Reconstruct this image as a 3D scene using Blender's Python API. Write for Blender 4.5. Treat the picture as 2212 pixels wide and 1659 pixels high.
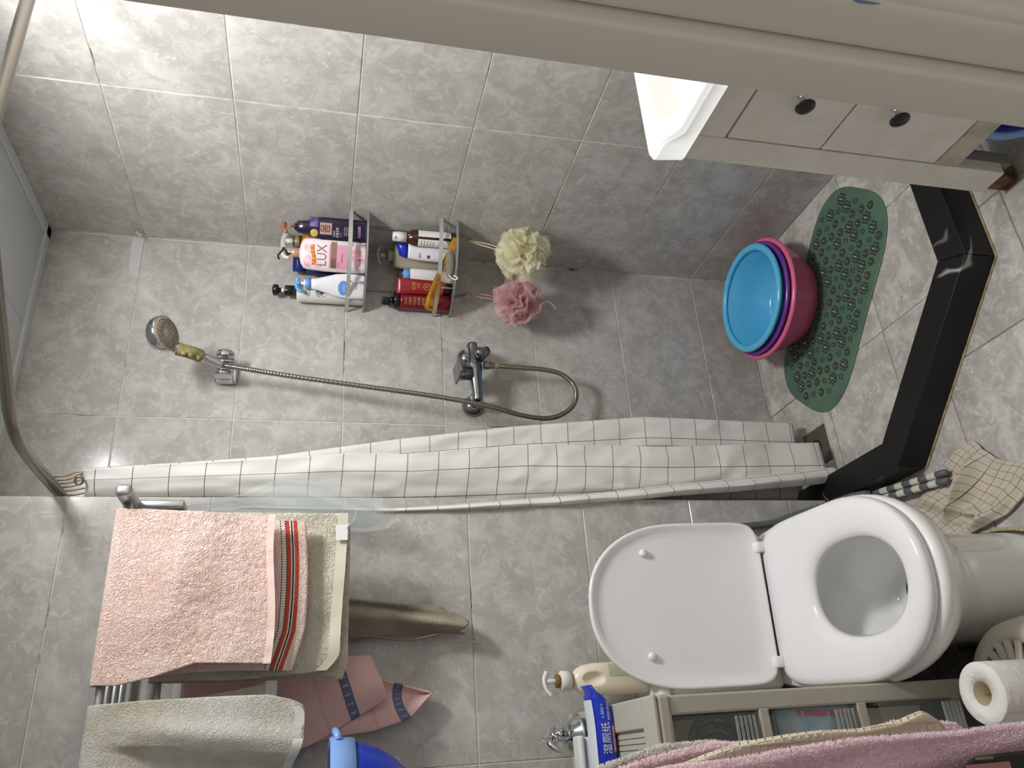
import bpy, bmesh, math, random
from mathutils import Vector, Matrix, Quaternion, noise
random.seed(7)
pi = math.pi
D = bpy.data
for o in list(D.objects):
    D.objects.remove(o, do_unlink=True)
SC = bpy.context.scene
COL = SC.collection

# ------------------------------------------------------------------ camera
XR, YB, YF, XE = 1.513, 2.1525, 1.866, 0.602      # right wall, shower wall, toilet wall, shaft corner
ZC = 2.265                                        # ceiling
CAMZ = 1.464
yaw, pitch, roll = math.radians(26.369), math.radians(-13.573), math.radians(2.318)
F = Vector((math.sin(yaw)*math.cos(pitch), math.cos(yaw)*math.cos(pitch), math.sin(pitch)))
r0 = Vector((math.cos(yaw), -math.sin(yaw), 0)); u0 = r0.cross(F)
R = r0*math.cos(roll)+u0*math.sin(roll); U = -r0*math.sin(roll)+u0*math.cos(roll)
cd = D.cameras.new('camera'); cam = D.objects.new('camera', cd); COL.objects.link(cam)
cd.sensor_fit = 'HORIZONTAL'; cd.sensor_width = 36.0; cd.lens = 1705.5/2212*36; cd.clip_start = .02
xa, ya, za = -U, R, -F                            # the phone was held sideways
M = Matrix((xa, ya, za)).transposed().to_4x4(); M.translation = (0, 0, CAMZ)
cam.matrix_world = M
SC.camera = cam

# ------------------------------------------------------------------ light, world, exposure
LAMP = (1.08, 1.12)
LAMP_STRENGTH = 98.0
W = D.worlds.new('world'); SC.world = W; W.use_nodes = True
bg = W.node_tree.nodes['Background']; bg.inputs[0].default_value = (1.0, .975, .93, 1); bg.inputs[1].default_value = .40
SC.view_settings.view_transform = 'Standard'; SC.view_settings.look = 'None'
SC.view_settings.gamma = 1; SC.view_settings.exposure = 0.10; SC.view_settings.use_curve_mapping = False

# ------------------------------------------------------------------ colour / materials
def lin(c):
    return tuple(((v/255)/12.92 if v/255 <= .04045 else (((v/255)+.055)/1.055)**2.4) for v in c)
MATS = {}
def nt_of(name):
    m = D.materials.new(name); m.use_nodes = True
    nt = m.node_tree; b = nt.nodes['Principled BSDF']
    return m, nt, b
def N(nt, typ, **kw):
    n = nt.nodes.new(typ)
    for k, v in kw.items(): setattr(n, k, v)
    return n
def L(nt, a, b): nt.links.new(a, b)
def ramp(nt, stops, interp='LINEAR'):
    n = N(nt, 'ShaderNodeValToRGB'); cr = n.color_ramp; cr.interpolation = interp
    while len(cr.elements) < len(stops): cr.elements.new(.5)
    for e, (p, c) in zip(cr.elements, stops): e.position = p; e.color = (*c, 1) if len(c) == 3 else c
    return n
def add_bump(nt, b, src, strength, dist=.002):
    n = N(nt, 'ShaderNodeBump'); n.inputs['Strength'].default_value = strength; n.inputs['Distance'].default_value = dist
    L(nt, src, n.inputs['Height']); L(nt, n.outputs[0], b.inputs['Normal'])
def mat(name, rgb, rough=.45, metal=0.0, spec=.5, bump=None, var=None, trans=0, alpha=1, coat=0, sheen=0, sss=0):
    """rgb in sRGB 0-255; bump=(scale,strength,dist); var=(scale,rgb2)"""
    if name in MATS: return MATS[name]
    m, nt, b = nt_of(name); c = lin(rgb)
    b.inputs['Base Color'].default_value = (*c, 1); b.inputs['Roughness'].default_value = rough
    b.inputs['Metallic'].default_value = metal; b.inputs['Specular IOR Level'].default_value = spec
    b.inputs['Transmission Weight'].default_value = trans; b.inputs['Alpha'].default_value = alpha
    b.inputs['Coat Weight'].default_value = coat; b.inputs['Sheen Weight'].default_value = sheen
    tc = N(nt, 'ShaderNodeTexCoord')
    if var:
        n = N(nt, 'ShaderNodeTexNoise'); n.inputs['Scale'].default_value = var[0]; n.inputs['Detail'].default_value = 5
        L(nt, tc.outputs['Object'], n.inputs['Vector'])
        r = ramp(nt, [(.38, c), (.66, lin(var[1]))]); L(nt, n.outputs[0], r.inputs[0]); L(nt, r.outputs[0], b.inputs['Base Color'])
    if bump:
        n = N(nt, 'ShaderNodeTexNoise'); n.inputs['Scale'].default_value = bump[0]; n.inputs['Detail'].default_value = 4
        n.inputs['Distortion'].default_value = 1.2
        L(nt, tc.outputs['Object'], n.inputs['Vector']); add_bump(nt, b, n.outputs[0], bump[1], bump[2])
    MATS[name] = m
    return m

def marble_tile(name, lo, mid, hi, rough, veinw=.5):
    m, nt, b = nt_of(name)
    geo = N(nt, 'ShaderNodeNewGeometry'); oi = N(nt, 'ShaderNodeObjectInfo')
    mul = N(nt, 'ShaderNodeVectorMath', operation='SCALE'); mul.inputs['Scale'].default_value = 37.0
    cmb = N(nt, 'ShaderNodeCombineXYZ')
    for i in range(3): L(nt, oi.outputs['Random'], cmb.inputs[i])
    L(nt, cmb.outputs[0], mul.inputs[0])
    add = N(nt, 'ShaderNodeVectorMath', operation='ADD'); L(nt, geo.outputs['Position'], add.inputs[0]); L(nt, mul.outputs[0], add.inputs[1])
    n1 = N(nt, 'ShaderNodeTexNoise'); n1.inputs['Scale'].default_value = 13; n1.inputs['Detail'].default_value = 7; n1.inputs['Roughness'].default_value = .62; n1.inputs['Distortion'].default_value = .7
    n2 = N(nt, 'ShaderNodeTexNoise'); n2.inputs['Scale'].default_value = 34; n2.inputs['Detail'].default_value = 5; n2.inputs['Roughness'].default_value = .62; n2.inputs['Distortion'].default_value = 1.1
    n3 = N(nt, 'ShaderNodeTexNoise'); n3.inputs['Scale'].default_value = 13; n3.inputs['Detail'].default_value = 6; n3.inputs['Roughness'].default_value = .55; n3.inputs['Distortion'].default_value = .8
    for n in (n1, n2, n3): L(nt, add.outputs[0], n.inputs['Vector'])
    r1 = ramp(nt, [(.30, lin(lo)), (.5, lin(mid)), (.68, lin(hi))]); L(nt, n1.outputs[0], r1.inputs[0])
    r2 = ramp(nt, [(.50, (0, 0, 0)), (.66, (1, 1, 1))]); L(nt, n2.outputs[0], r2.inputs[0])
    mx = N(nt, 'ShaderNodeMix', data_type='RGBA'); L(nt, r2.outputs[0], mx.inputs['Factor'])
    fac = N(nt, 'ShaderNodeMath', operation='MULTIPLY'); fac.inputs[1].default_value = .7; L(nt, r2.outputs[0], fac.inputs[0])
    L(nt, fac.outputs[0], mx.inputs['Factor']); L(nt, r1.outputs[0], mx.inputs['A']); mx.inputs['B'].default_value = (*lin(hi), 1)
    r3 = ramp(nt, [(.488, (0, 0, 0)), (.5, (1, 1, 1)), (.512, (0, 0, 0))]); L(nt, n3.outputs[0], r3.inputs[0])
    f3 = N(nt, 'ShaderNodeMath', operation='MULTIPLY'); f3.inputs[1].default_value = veinw; L(nt, r3.outputs[0], f3.inputs[0])
    f4 = N(nt, 'ShaderNodeMath', operation='MULTIPLY'); L(nt, f3.outputs[0], f4.inputs[0])
    r4 = ramp(nt, [(.42, (0, 0, 0)), (.6, (1, 1, 1))]); L(nt, n2.outputs[0], r4.inputs[0]); L(nt, r4.outputs[0], f4.inputs[1])
    mx2 = N(nt, 'ShaderNodeMix', data_type='RGBA'); L(nt, f4.outputs[0], mx2.inputs['Factor']); L(nt, mx.outputs['Result'], mx2.inputs['A'])
    mx2.inputs['B'].default_value = (*lin(tuple(min(255, v+22) for v in hi)), 1)
    L(nt, mx2.outputs['Result'], b.inputs['Base Color'])
    b.inputs['Roughness'].default_value = rough; b.inputs['Specular IOR Level'].default_value = .45
    return m
M_TILE = marble_tile('grey_marble_tile', (168, 164, 159), (180, 176, 171), (201, 198, 194), .17)
M_FLOOR = marble_tile('floor_marble_tile', (160, 156, 149), (177, 173, 166), (207, 204, 198), .26, .6)

def grout_mat():
    m, nt, b = nt_of('grout')
    geo = N(nt, 'ShaderNodeNewGeometry')
    n = N(nt, 'ShaderNodeTexNoise'); n.inputs['Scale'].default_value = 5; n.inputs['Detail'].default_value = 8; n.inputs['Roughness'].default_value = .7
    L(nt, geo.outputs['Position'], n.inputs['Vector'])
    r = ramp(nt, [(.36, lin((92, 84, 74))), (.46, lin((205, 198, 184))), (.7, lin((232, 227, 215)))]); L(nt, n.outputs[0], r.inputs[0])
    L(nt, r.outputs[0], b.inputs['Base Color']); b.inputs['Roughness'].default_value = .9
    return m
M_GROUT = grout_mat()
M_FGROUT = mat('floor_grout', (158, 146, 126), .9, var=(9, (120, 106, 88)))

def black_marble():
    m, nt, b = nt_of('black_marble')
    geo = N(nt, 'ShaderNodeNewGeometry')
    n = N(nt, 'ShaderNodeTexNoise'); n.inputs['Scale'].default_value = 3.1; n.inputs['Detail'].default_value = 3; n.inputs['Distortion'].default_value = .5
    L(nt, geo.outputs['Position'], n.inputs['Vector'])
    r = ramp(nt, [(.487, (0, 0, 0)), (.5, (1, 1, 1)), (.513, (0, 0, 0))]); L(nt, n.outputs[0], r.inputs[0])
    n2 = N(nt, 'ShaderNodeTexNoise'); n2.inputs['Scale'].default_value = 6; n2.inputs['Detail'].default_value = 2; L(nt, geo.outputs['Position'], n2.inputs['Vector'])
    r2 = ramp(nt, [(.5, (0, 0, 0)), (.64, (1, 1, 1))]); L(nt, n2.outputs[0], r2.inputs[0])
    mm = N(nt, 'ShaderNodeMath', operation='MULTIPLY'); L(nt, r.outputs[0], mm.inputs[0]); L(nt, r2.outputs[0], mm.inputs[1])
    mx = N(nt, 'ShaderNodeMix', data_type='RGBA'); L(nt, mm.outputs[0], mx.inputs['Factor'])
    mx.inputs['A'].default_value = (*lin((21, 20, 20)), 1); mx.inputs['B'].default_value = (*lin((170, 170, 172)), 1)
    L(nt, mx.outputs['Result'], b.inputs['Base Color']); b.inputs['Roughness'].default_value = .42; b.inputs['Specular IOR Level'].default_value = .3
    return m
M_BLACKMARBLE = black_marble()

def sheer(name, rgb, opacity, rough=.8):
    m, nt, b = nt_of(name); out = nt.nodes['Material Output']
    b.inputs['Base Color'].default_value = (*lin(rgb), 1); b.inputs['Roughness'].default_value = rough
    tl = N(nt, 'ShaderNodeBsdfTranslucent'); tl.inputs[0].default_value = (*lin(rgb), 1)
    m1 = N(nt, 'ShaderNodeMixShader'); m1.inputs[0].default_value = .35; L(nt, b.outputs[0], m1.inputs[1]); L(nt, tl.outputs[0], m1.inputs[2])
    tr = N(nt, 'ShaderNodeBsdfTransparent')
    m2 = N(nt, 'ShaderNodeMixShader'); m2.inputs[0].default_value = opacity; L(nt, tr.outputs[0], m2.inputs[1]); L(nt, m1.outputs[0], m2.inputs[2])
    L(nt, m2.outputs[0], out.inputs[0])
    return m

def clear_plastic(name, rgb, opacity):
    m, nt, b = nt_of(name); out = nt.nodes['Material Output']
    b.inputs['Base Color'].default_value = (*lin(rgb), 1); b.inputs['Roughness'].default_value = .25
    tr = N(nt, 'ShaderNodeBsdfTransparent'); tr.inputs[0].default_value = (.93, .94, .93, 1)
    m2 = N(nt, 'ShaderNodeMixShader'); m2.inputs[0].default_value = opacity; L(nt, tr.outputs[0], m2.inputs[1]); L(nt, b.outputs[0], m2.inputs[2])
    L(nt, m2.outputs[0], out.inputs[0])
    return m

def terry(name, rgb, rgb2, scale=170, strength=.9, dist=.004, big=None):
    m, nt, b = nt_of(name)
    tc = N(nt, 'ShaderNodeTexCoord')
    n = N(nt, 'ShaderNodeTexNoise'); n.inputs['Scale'].default_value = scale; n.inputs['Detail'].default_value = 3; n.inputs['Distortion'].default_value = 2.5
    L(nt, tc.outputs['Object'], n.inputs['Vector'])
    n2 = N(nt, 'ShaderNodeTexNoise'); n2.inputs['Scale'].default_value = 14; n2.inputs['Detail'].default_value = 3; L(nt, tc.outputs['Object'], n2.inputs['Vector'])
    r = ramp(nt, [(.35, lin(rgb2)), (.62, lin(rgb))]); L(nt, n2.outputs[0], r.inputs[0])
    L(nt, r.outputs[0], b.inputs['Base Color']); b.inputs['Roughness'].default_value = .95; b.inputs['Specular IOR Level'].default_value = .1
    b.inputs['Sheen Weight'].default_value = .25
    add_bump(nt, b, n.outputs[0], strength, dist)
    return m

def uv_grid(name, base, line, su, sv, w, hem=None, bump=None, weave=False):
    """cloth printed with a square grid; uv in metres"""
    m, nt, b = nt_of(name)
    uv = N(nt, 'ShaderNodeUVMap'); sp = N(nt, 'ShaderNodeSeparateXYZ'); L(nt, uv.outputs[0], sp.inputs[0])
    outs = []
    for i, s in ((0, su), (1, sv)):
        d = N(nt, 'ShaderNodeMath', operation='DIVIDE'); d.inputs[1].default_value = s; L(nt, sp.outputs[i], d.inputs[0])
        f = N(nt, 'ShaderNodeMath', operation='FRACT'); L(nt, d.outputs[0], f.inputs[0])
        a = N(nt, 'ShaderNodeMath', operation='LESS_THAN'); a.inputs[1].default_value = w/s; L(nt, f.outputs[0], a.inputs[0]); outs.append(a)
    mxm = N(nt, 'ShaderNodeMath', operation='MAXIMUM'); L(nt, outs[0].outputs[0], mxm.inputs[0]); L(nt, outs[1].outputs[0], mxm.inputs[1])
    mx = N(nt, 'ShaderNodeMix', data_type='RGBA'); L(nt, mxm.outputs[0], mx.inputs['Factor'])
    mx.inputs['A'].default_value = (*lin(base), 1); mx.inputs['B'].default_value = (*lin(line), 1)
    L(nt, mx.outputs['Result'], b.inputs['Base Color']); b.inputs['Roughness'].default_value = .8; b.inputs['Specular IOR Level'].default_value = .2
    if bump:
        tc = N(nt, 'ShaderNodeTexCoord'); n = N(nt, 'ShaderNodeTexNoise'); n.inputs['Scale'].default_value = bump[0]; n.inputs['Detail'].default_value = 4
        L(nt, tc.outputs['Object'], n.inputs['Vector']); add_bump(nt, b, n.outputs[0], bump[1], bump[2])
    return m

M_CHROME = mat('chrome', (205, 207, 210), .12, 1.0)
M_STEEL = mat('brushed_steel', (150, 144, 136), .3, 1.0)
M_ALU = mat('aluminium', (186, 188, 190), .38, .85)
M_HOSE = mat('hose_steel', (156, 150, 140), .28, 1.0)
M_CHROMED = mat('dull_chrome', (150, 152, 155), .2, 1.0)
M_CERAMIC = mat('white_ceramic', (240, 240, 238), .07, spec=.6)
M_SEATPL = mat('white_seat_plastic', (237, 235, 237), .14)
M_WHITEP = mat('white_plastic', (232, 230, 224), .35)
M_PAINT = mat('cream_paint', (222, 215, 203), .42, bump=(60, .05, .002))
M_VANITY = mat('vanity_paint', (234, 230, 222), .5, bump=(180, .18, .002), var=(18, (226, 221, 212)))
M_VANSTAIN = mat('vanity_worn_rail', (205, 196, 182), .6, bump=(180, .2, .002), var=(30, (182, 172, 156)))
M_DARKGAP = mat('dark_gap', (40, 34, 30), .9)
M_BLACK = mat('black_plastic', (22, 22, 24), .25)
M_GREYP = mat('beige_grey_plastic', (186, 182, 168), .4)
M_RUBBER = mat('yellowed_rubber', (166, 158, 104), .6, var=(34, (92, 88, 60)))

# ------------------------------------------------------------------ mesh helpers
def obj(name, verts, faces, m=None, parent=None, smooth=False, uvs=None):
    me = D.meshes.new(name); me.from_pydata([tuple(v) for v in verts], [], [tuple(f) for f in faces]); me.update()
    if m: me.materials.append(m)
    if smooth: me.polygons.foreach_set('use_smooth', [True]*len(me.polygons))
    if uvs:
        ul = me.uv_layers.new(name='UVMap')
        for lp in me.loops: ul.data[lp.index].uv = uvs[lp.vertex_index]
    o = D.objects.new(name, me); COL.objects.link(o)
    if parent: o.parent = parent
    return o
def tag(o, label=None, cat=None, group=None, kind=None):
    if label: o['label'] = label
    if cat: o['category'] = cat
    if group: o['group'] = group
    if kind: o['kind'] = kind
    return o
def thing(name, label, cat, loc=(0, 0, 0), rotz=0, group=None):
    o = D.objects.new(name, None); COL.objects.link(o); o.location = loc; o.rotation_euler = (0, 0, rotz); o.empty_display_size = .05
    return tag(o, label, cat, group)
def join(parts):
    V, Fc = [], []
    for v, f in parts:
        k = len(V); V += [tuple(p) for p in v]; Fc += [tuple(i+k for i in q) for q in f]
    return V, Fc
def xf(g, m):
    return [m @ Vector(p) for p in g[0]], g[1]
def move(g, x, y, z): return xf(g, Matrix.Translation((x, y, z)))
def rot(g, a, axis): return xf(g, Matrix.Rotation(a, 4, axis))
def box(x0, x1, y0, y1, z0, z1, bev=0, seg=2):
    if bev <= 0:
        v = [(x0, y0, z0), (x1, y0, z0), (x1, y1, z0), (x0, y1, z0), (x0, y0, z1), (x1, y0, z1), (x1, y1, z1), (x0, y1, z1)]
        return v, [(0, 3, 2, 1), (4, 5, 6, 7), (0, 1, 5, 4), (1, 2, 6, 5), (2, 3, 7, 6), (3, 0, 4, 7)]
    bm = bmesh.new(); bmesh.ops.create_cube(bm, size=1)
    for v in bm.verts: v.co = Vector(((v.co.x+.5)*(x1-x0)+x0, (v.co.y+.5)*(y1-y0)+y0, (v.co.z+.5)*(z1-z0)+z0))
    bmesh.ops.bevel(bm, geom=bm.edges[:], offset=bev, segments=seg, profile=.5, affect='EDGES')
    bm.verts.index_update()
    g = [v.co.copy() for v in bm.verts], [tuple(v.index for v in f.verts) for f in bm.faces]; bm.free(); return g
def prism(poly, z0, z1, bev=0):
    n = len(poly); v = [(x, y, z0) for x, y in poly]+[(x, y, z1) for x, y in poly]
    f = [tuple(range(n))[::-1], tuple(range(n, 2*n))]+[(i, (i+1) % n, n+(i+1) % n, n+i) for i in range(n)]
    if bev:
        bm = bmesh.new(); bv = [bm.verts.new(p) for p in v]; [bm.faces.new([bv[i] for i in q]) for q in f]
        bmesh.ops.recalc_face_normals(bm, faces=bm.faces[:])
        bmesh.ops.bevel(bm, geom=bm.edges[:], offset=bev, segments=2, profile=.5, affect='EDGES'); bm.verts.index_update()
        g = [x.co.copy() for x in bm.verts], [tuple(x.index for x in q.verts) for q in bm.faces]; bm.free(); return g
    return v, f
def loft(rings, closed=True, cap0=True, cap1=True, loop=False):
    n = len(rings[0]); V = [p for r in rings for p in r]; Fc = []
    m = len(rings)
    for i in range(m if loop else m-1):
        a, b = i*n, ((i+1) % m)*n
        for j in range(n if closed else n-1):
            k = (j+1) % n; Fc.append((a+j, a+k, b+k, b+j))
    if not loop:
        if cap0: Fc.append(tuple(range(n))[::-1])
        if cap1: Fc.append(tuple(range((m-1)*n, m*n)))
    return V, Fc
def lathe(prof, n=28, axis=None, origin=(0, 0, 0), cap0=True, cap1=True):
    """prof: [(r,h)] along axis (default z)"""
    rings = [[(r*math.cos(2*pi*j/n), r*math.sin(2*pi*j/n), h) for j in range(n)] for r, h in prof]
    g = loft(rings, True, cap0, cap1)
    if axis is not None:
        q = Vector((0, 0, 1)).rotation_difference(Vector(axis)); g = xf(g, q.to_matrix().to_4x4())
    return move(g, *origin)
def sample(path, n):
    P = [Vector(p) for p in path]; out = []
    m = len(P)-1
    for i in range(n+1):
        t = i/n*m; k = min(int(t), m-1); s = t-k
        p0, p1, p2, p3 = P[max(k-1, 0)], P[k], P[k+1], P[min(k+2, m)]
        out.append(.5*((2*p1)+(-p0+p2)*s+(2*p0-5*p1+4*p2-p3)*s*s+(-p0+3*p1-3*p2+p3)*s**3))
    return out
def tube(path, r, n=10, smoothn=0, cap=True, sect=None):
    P = sample(path, smoothn) if smoothn else [Vector(p) for p in path]
    rr = r if callable(r) else (lambda t: r)
    T = [(P[min(i+1, len(P)-1)]-P[max(i-1, 0)]).normalized() for i in range(len(P))]
    a = T[0].orthogonal().normalized(); rings = []
    for i, p in enumerate(P):
        if i: a = (a-T[i]*a.dot(T[i])).normalized()
        b = T[i].cross(a); q = rr(i/(len(P)-1))
        rings.append([p+a*(q*math.cos(2*pi*j/n))+b*(q*math.sin(2*pi*j/n)) for j in range(n)])
    return loft(rings, True, cap, cap)
def strip(path, w, t, up=(0, 0, 1), smoothn=0):
    """flat bar swept along a path; w along up, t across"""
    P = sample(path, smoothn) if smoothn else [Vector(p) for p in path]; up = Vector(up); rings = []
    for i, p in enumerate(P):
        T = (P[min(i+1, len(P)-1)]-P[max(i-1, 0)]).normalized(); s = T.cross(up).normalized()
        rings.append([p+up*w/2+s*t/2, p+up*w/2-s*t/2, p-up*w/2-s*t/2, p-up*w/2+s*t/2])
    return loft(rings)
def sph(r, c=(0, 0, 0), sc=(1, 1, 1), nu=16, nv=10):
    prof = [(max(r*math.sin(pi*i/nv), 1e-5), -r*math.cos(pi*i/nv)) for i in range(nv+1)]
    g = lathe(prof, nu); return [(p[0]*sc[0]+c[0], p[1]*sc[1]+c[1], p[2]*sc[2]+c[2]) for p in g[0]], g[1]
def sheet(f, ns, nt, uv=None):
    V, Q, UVs = [], [], []
    for i in range(ns+1):
        for j in range(nt+1):
            s, t = i/ns, j/nt; V.append(f(s, t))
            if uv: UVs.append(uv(s, t))
    for i in range(ns):
        for j in range(nt):
            a = i*(nt+1)+j; Q.append((a, a+1, a+nt+2, a+nt+1))
    return V, Q, UVs
def cloth(name, f, ns, nt, m, parent=None, uv=None, thick=.003):
    V, Q, UVs = sheet(f, ns, nt, uv)
    o = obj(name, V, Q, m, parent, True, UVs or None)
    if thick:
        md = o.modifiers.new('thickness', 'SOLIDIFY'); md.thickness = thick; md.offset = 0
    return o
def fbm(x, y, z, s): return noise.noise(Vector((x*s, y*s, z*s)))
def lerp(a, b, t): return a+(b-a)*t
def interp(tab, x):
    for (x0, y0), (x1, y1) in zip(tab, tab[1:]):
        if (x0 <= x <= x1) or (x1 <= x <= x0): return lerp(y0, y1, (x-x0)/(x1-x0))
    return tab[0][1] if abs(x-tab[0][0]) < abs(x-tab[-1][0]) else tab[-1][1]
_font = None
def text_geo(s, size, width=None):
    cu = D.curves.new('t', 'FONT'); cu.body = s; cu.size = size; cu.align_x = 'CENTER'; cu.align_y = 'CENTER'; cu.resolution_u = 2
    to = D.objects.new('t', cu); COL.objects.link(to)
    dg = bpy.context.evaluated_depsgraph_get(); me = to.evaluated_get(dg).to_mesh()
    v = [tuple(p.co) for p in me.vertices]; f = [tuple(p.vertices) for p in me.polygons]
    to.to_mesh_clear(); D.objects.remove(to); D.curves.remove(cu)
    if width and v:
        w = max(p[0] for p in v)-min(p[0] for p in v); k = width/w if w > 1e-6 else 1
        v = [(p[0]*k, p[1], 0) for p in v]
    return v, f
def superel(rx, ry, p, n):
    out = []
    for j in range(n):
        a = 2*pi*j/n; c, s = math.cos(a), math.sin(a)
        out.append((math.copysign(abs(c)**(2/p), c)*rx, math.copysign(abs(s)**(2/p), s)*ry))
    return out
class Bottle:
    """bottle body lofted from sections (z, rx, ry, power); local front is -y"""
    def __init__(s, sections): s.sec = sections
    def at(s, z):
        S = s.sec
        for a, b in zip(S, S[1:]):
            if a[0] <= z <= b[0]+1e-9:
                t = (z-a[0])/max(b[0]-a[0], 1e-9); return [lerp(a[k], b[k], t) for k in (1, 2, 3)]
        return list(S[-1][1:])
    def geo(s, n=36):
        rings = [[(x, y, z) for x, y in superel(rx, ry, p, n)] for z, rx, ry, p in s.sec]
        return loft(rings)
    def on(s, x, z, off=.0006):
        rx, ry, p = s.at(z); k = max(0.0, 1-min(1, abs(x)/rx)**p)
        return (x, -(ry*k**(1/p))-off, z)
    def text(s, st, size, x, z, m, parent, name='lettering', width=None, rotq=0):
        v, f = text_geo(st, size, width)
        if not v: return None
        c, sn = math.cos(rotq), math.sin(rotq)
        return obj(name, [s.on(x+p[0]*c-p[1]*sn, z+p[0]*sn+p[1]*c, .0011) for p in v], f, m, parent)
    def patch(s, x0, x1, z0, z1, m, parent, name='paper_label', off=.0006, nx=10, nz=6, shape=None):
        V, Q, _ = sheet(lambda a, b: s.on(lerp(x0, x1, a), lerp(z0, z1, b), off), nx, nz)
        if shape: V = [s.on(*shape(lerp(x0, x1, i//(nz+1)/nx), lerp(z0, z1, (i % (nz+1))/nz)), off) for i in range(len(V))]
        return obj(name, V, Q, m, parent, True)
def pump(parent, z, r, cm, hm, stem=.022, nozzle=.05, collar=.018, dirv=(-1, 0), drop=.006, stem_m=None, name='pump_head'):
    """collar, stem and spout of a lotion pump at local height z"""
    obj('pump_collar', *lathe([(r, z), (r, z+collar), (r*.8, z+collar+.002)], 24), cm, parent, True)
    obj('pump_stem', *lathe([(r*.32, z+collar), (r*.32, z+collar+stem)], 14), stem_m or hm, parent, True)
    zt = z+collar+stem; dx, dy = dirv
    path = [(-dx*.012, -dy*.012, zt+.005), (0, 0, zt+.007), (dx*nozzle*.5, dy*nozzle*.5, zt+.006), (dx*nozzle*.85, dy*nozzle*.85, zt+.001), (dx*nozzle, dy*nozzle, zt-drop)]
    obj(name, *tube(path, lambda t: lerp(.0085, .0045, t), 12, 14), hm, parent, True)

# ------------------------------------------------------------------ tiles
TILE_CACHE = {}
def tile_mesh(w, h, t, m, key):
    k = (round(w, 4), round(h, 4), key)
    if k not in TILE_CACHE:
        b = .0012; a, c = w/2, h/2
        v = [(-a, -c, -t), (a, -c, -t), (a, c, -t), (-a, c, -t), (-a, -c, -b), (a, -c, -b), (a, c, -b), (-a, c, -b),
             (-a+b, -c+b, 0), (a-b, -c+b, 0), (a-b, c-b, 0), (-a+b, c-b, 0)]
        f = [(0, 3, 2, 1)]+[(i, (i+1) % 4, 4+(i+1) % 4, 4+i) for i in range(4)]+[(4+i, 4+(i+1) % 4, 8+(i+1) % 4, 8+i) for i in range(4)]+[(8, 9, 10, 11)]
        me = D.meshes.new('tile'); me.from_pydata(v, [], f); me.materials.append(m); TILE_CACHE[k] = me
    return TILE_CACHE[k]
def tile_plane(parent, origin, ax, ay, nrm, xs, ys, m, key, gap=.0028, thick=.006):
    o0, ax, ay, nrm = Vector(origin), Vector(ax), Vector(ay), Vector(nrm)
    rm = Matrix((ax, ay, nrm)).transposed().to_4x4()
    for x0, x1 in zip(xs, xs[1:]):
        for y0, y1 in zip(ys, ys[1:]):
            if x1-x0 < .012 or y1-y0 < .012: continue
            o = D.objects.new('tile', tile_mesh(x1-x0-gap, y1-y0-gap, thick, m, key)); COL.objects.link(o)
            mm = rm.copy(); mm.translation = o0+ax*(x0+x1)/2+ay*(y0+y1)/2+nrm*random.uniform(-.0003, .0003)
            o.matrix_world = mm; o.parent = parent
ROWS = [0, .2, .5, .8, 1.1, 1.4, 1.7, 2.0, ZC]
def grid(a, b, ref, step):
    k = math.ceil((a-ref)/step); out = [a]
    while ref+k*step < b-1e-4:
        if ref+k*step > a+1e-4: out.append(ref+k*step)
        k += 1
    return out+[b]
XL, YN = -.62, .35                              # left wall, inner face of the door wall
TH = .12
def wall(name, g):
    o = obj(name, *g, M_GROUT); tag(o, kind='structure'); return o
wr = wall('wall_right', box(XR+.0016, XR+TH, YN-.12, YB+TH, -.1, ZC+.1))
tile_plane(wr, (XR, 0, 0), (0, -1, 0), (0, 0, 1), (-1, 0, 0), [-y for y in grid(YN, YB, 1.5436, .6)[::-1]], ROWS, M_TILE, 'w')
wb = wall('wall_shower', box(XE-.05, XR+.0016, YB+.0016, YB+TH, -.1, ZC+.1))
tile_plane(wb, (0, YB, 0), (1, 0, 0), (0, 0, 1), (0, -1, 0), grid(XE, XR, .9207, .6), ROWS, M_TILE, 'w')
wt = wall('wall_toilet', box(XL-.1, XE-.0016, YF+.0016, YB+TH, -.1, ZC+.1))
tile_plane(wt, (0, YF, 0), (1, 0, 0), (0, 0, 1), (0, -1, 0), grid(XL, XE, .002, .6), ROWS, M_TILE, 'w')
tile_plane(wt, (XE, 0, 0), (0, 1, 0), (0, 0, 1), (1, 0, 0), [YF, YB], ROWS, M_TILE, 'w')
wl = wall('wall_left', box(XL-TH, XL-.0016, YN-.12, YF+.0016, -.1, ZC+.1))
tile_plane(wl, (XL, 0, 0), (0, 1, 0), (0, 0, 1), (1, 0, 0), grid(YN, YF, 1.5436, .6), ROWS, M_TILE, 'w')
DX0, DX1, DZ = -.42, .43, 2.05                   # door opening
wn = obj('wall_door', *join([box(XL-TH, DX0, YN-.12, YN, -.1, ZC+.1), box(DX1+.05, XR+.0016, YN-.12, YN, -.1, ZC+.1), box(DX0, DX1+.05, YN-.12, YN, DZ, ZC+.1)]),
         mat('plaster', (205, 200, 190), .8)); tag(wn, kind='structure')

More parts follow.
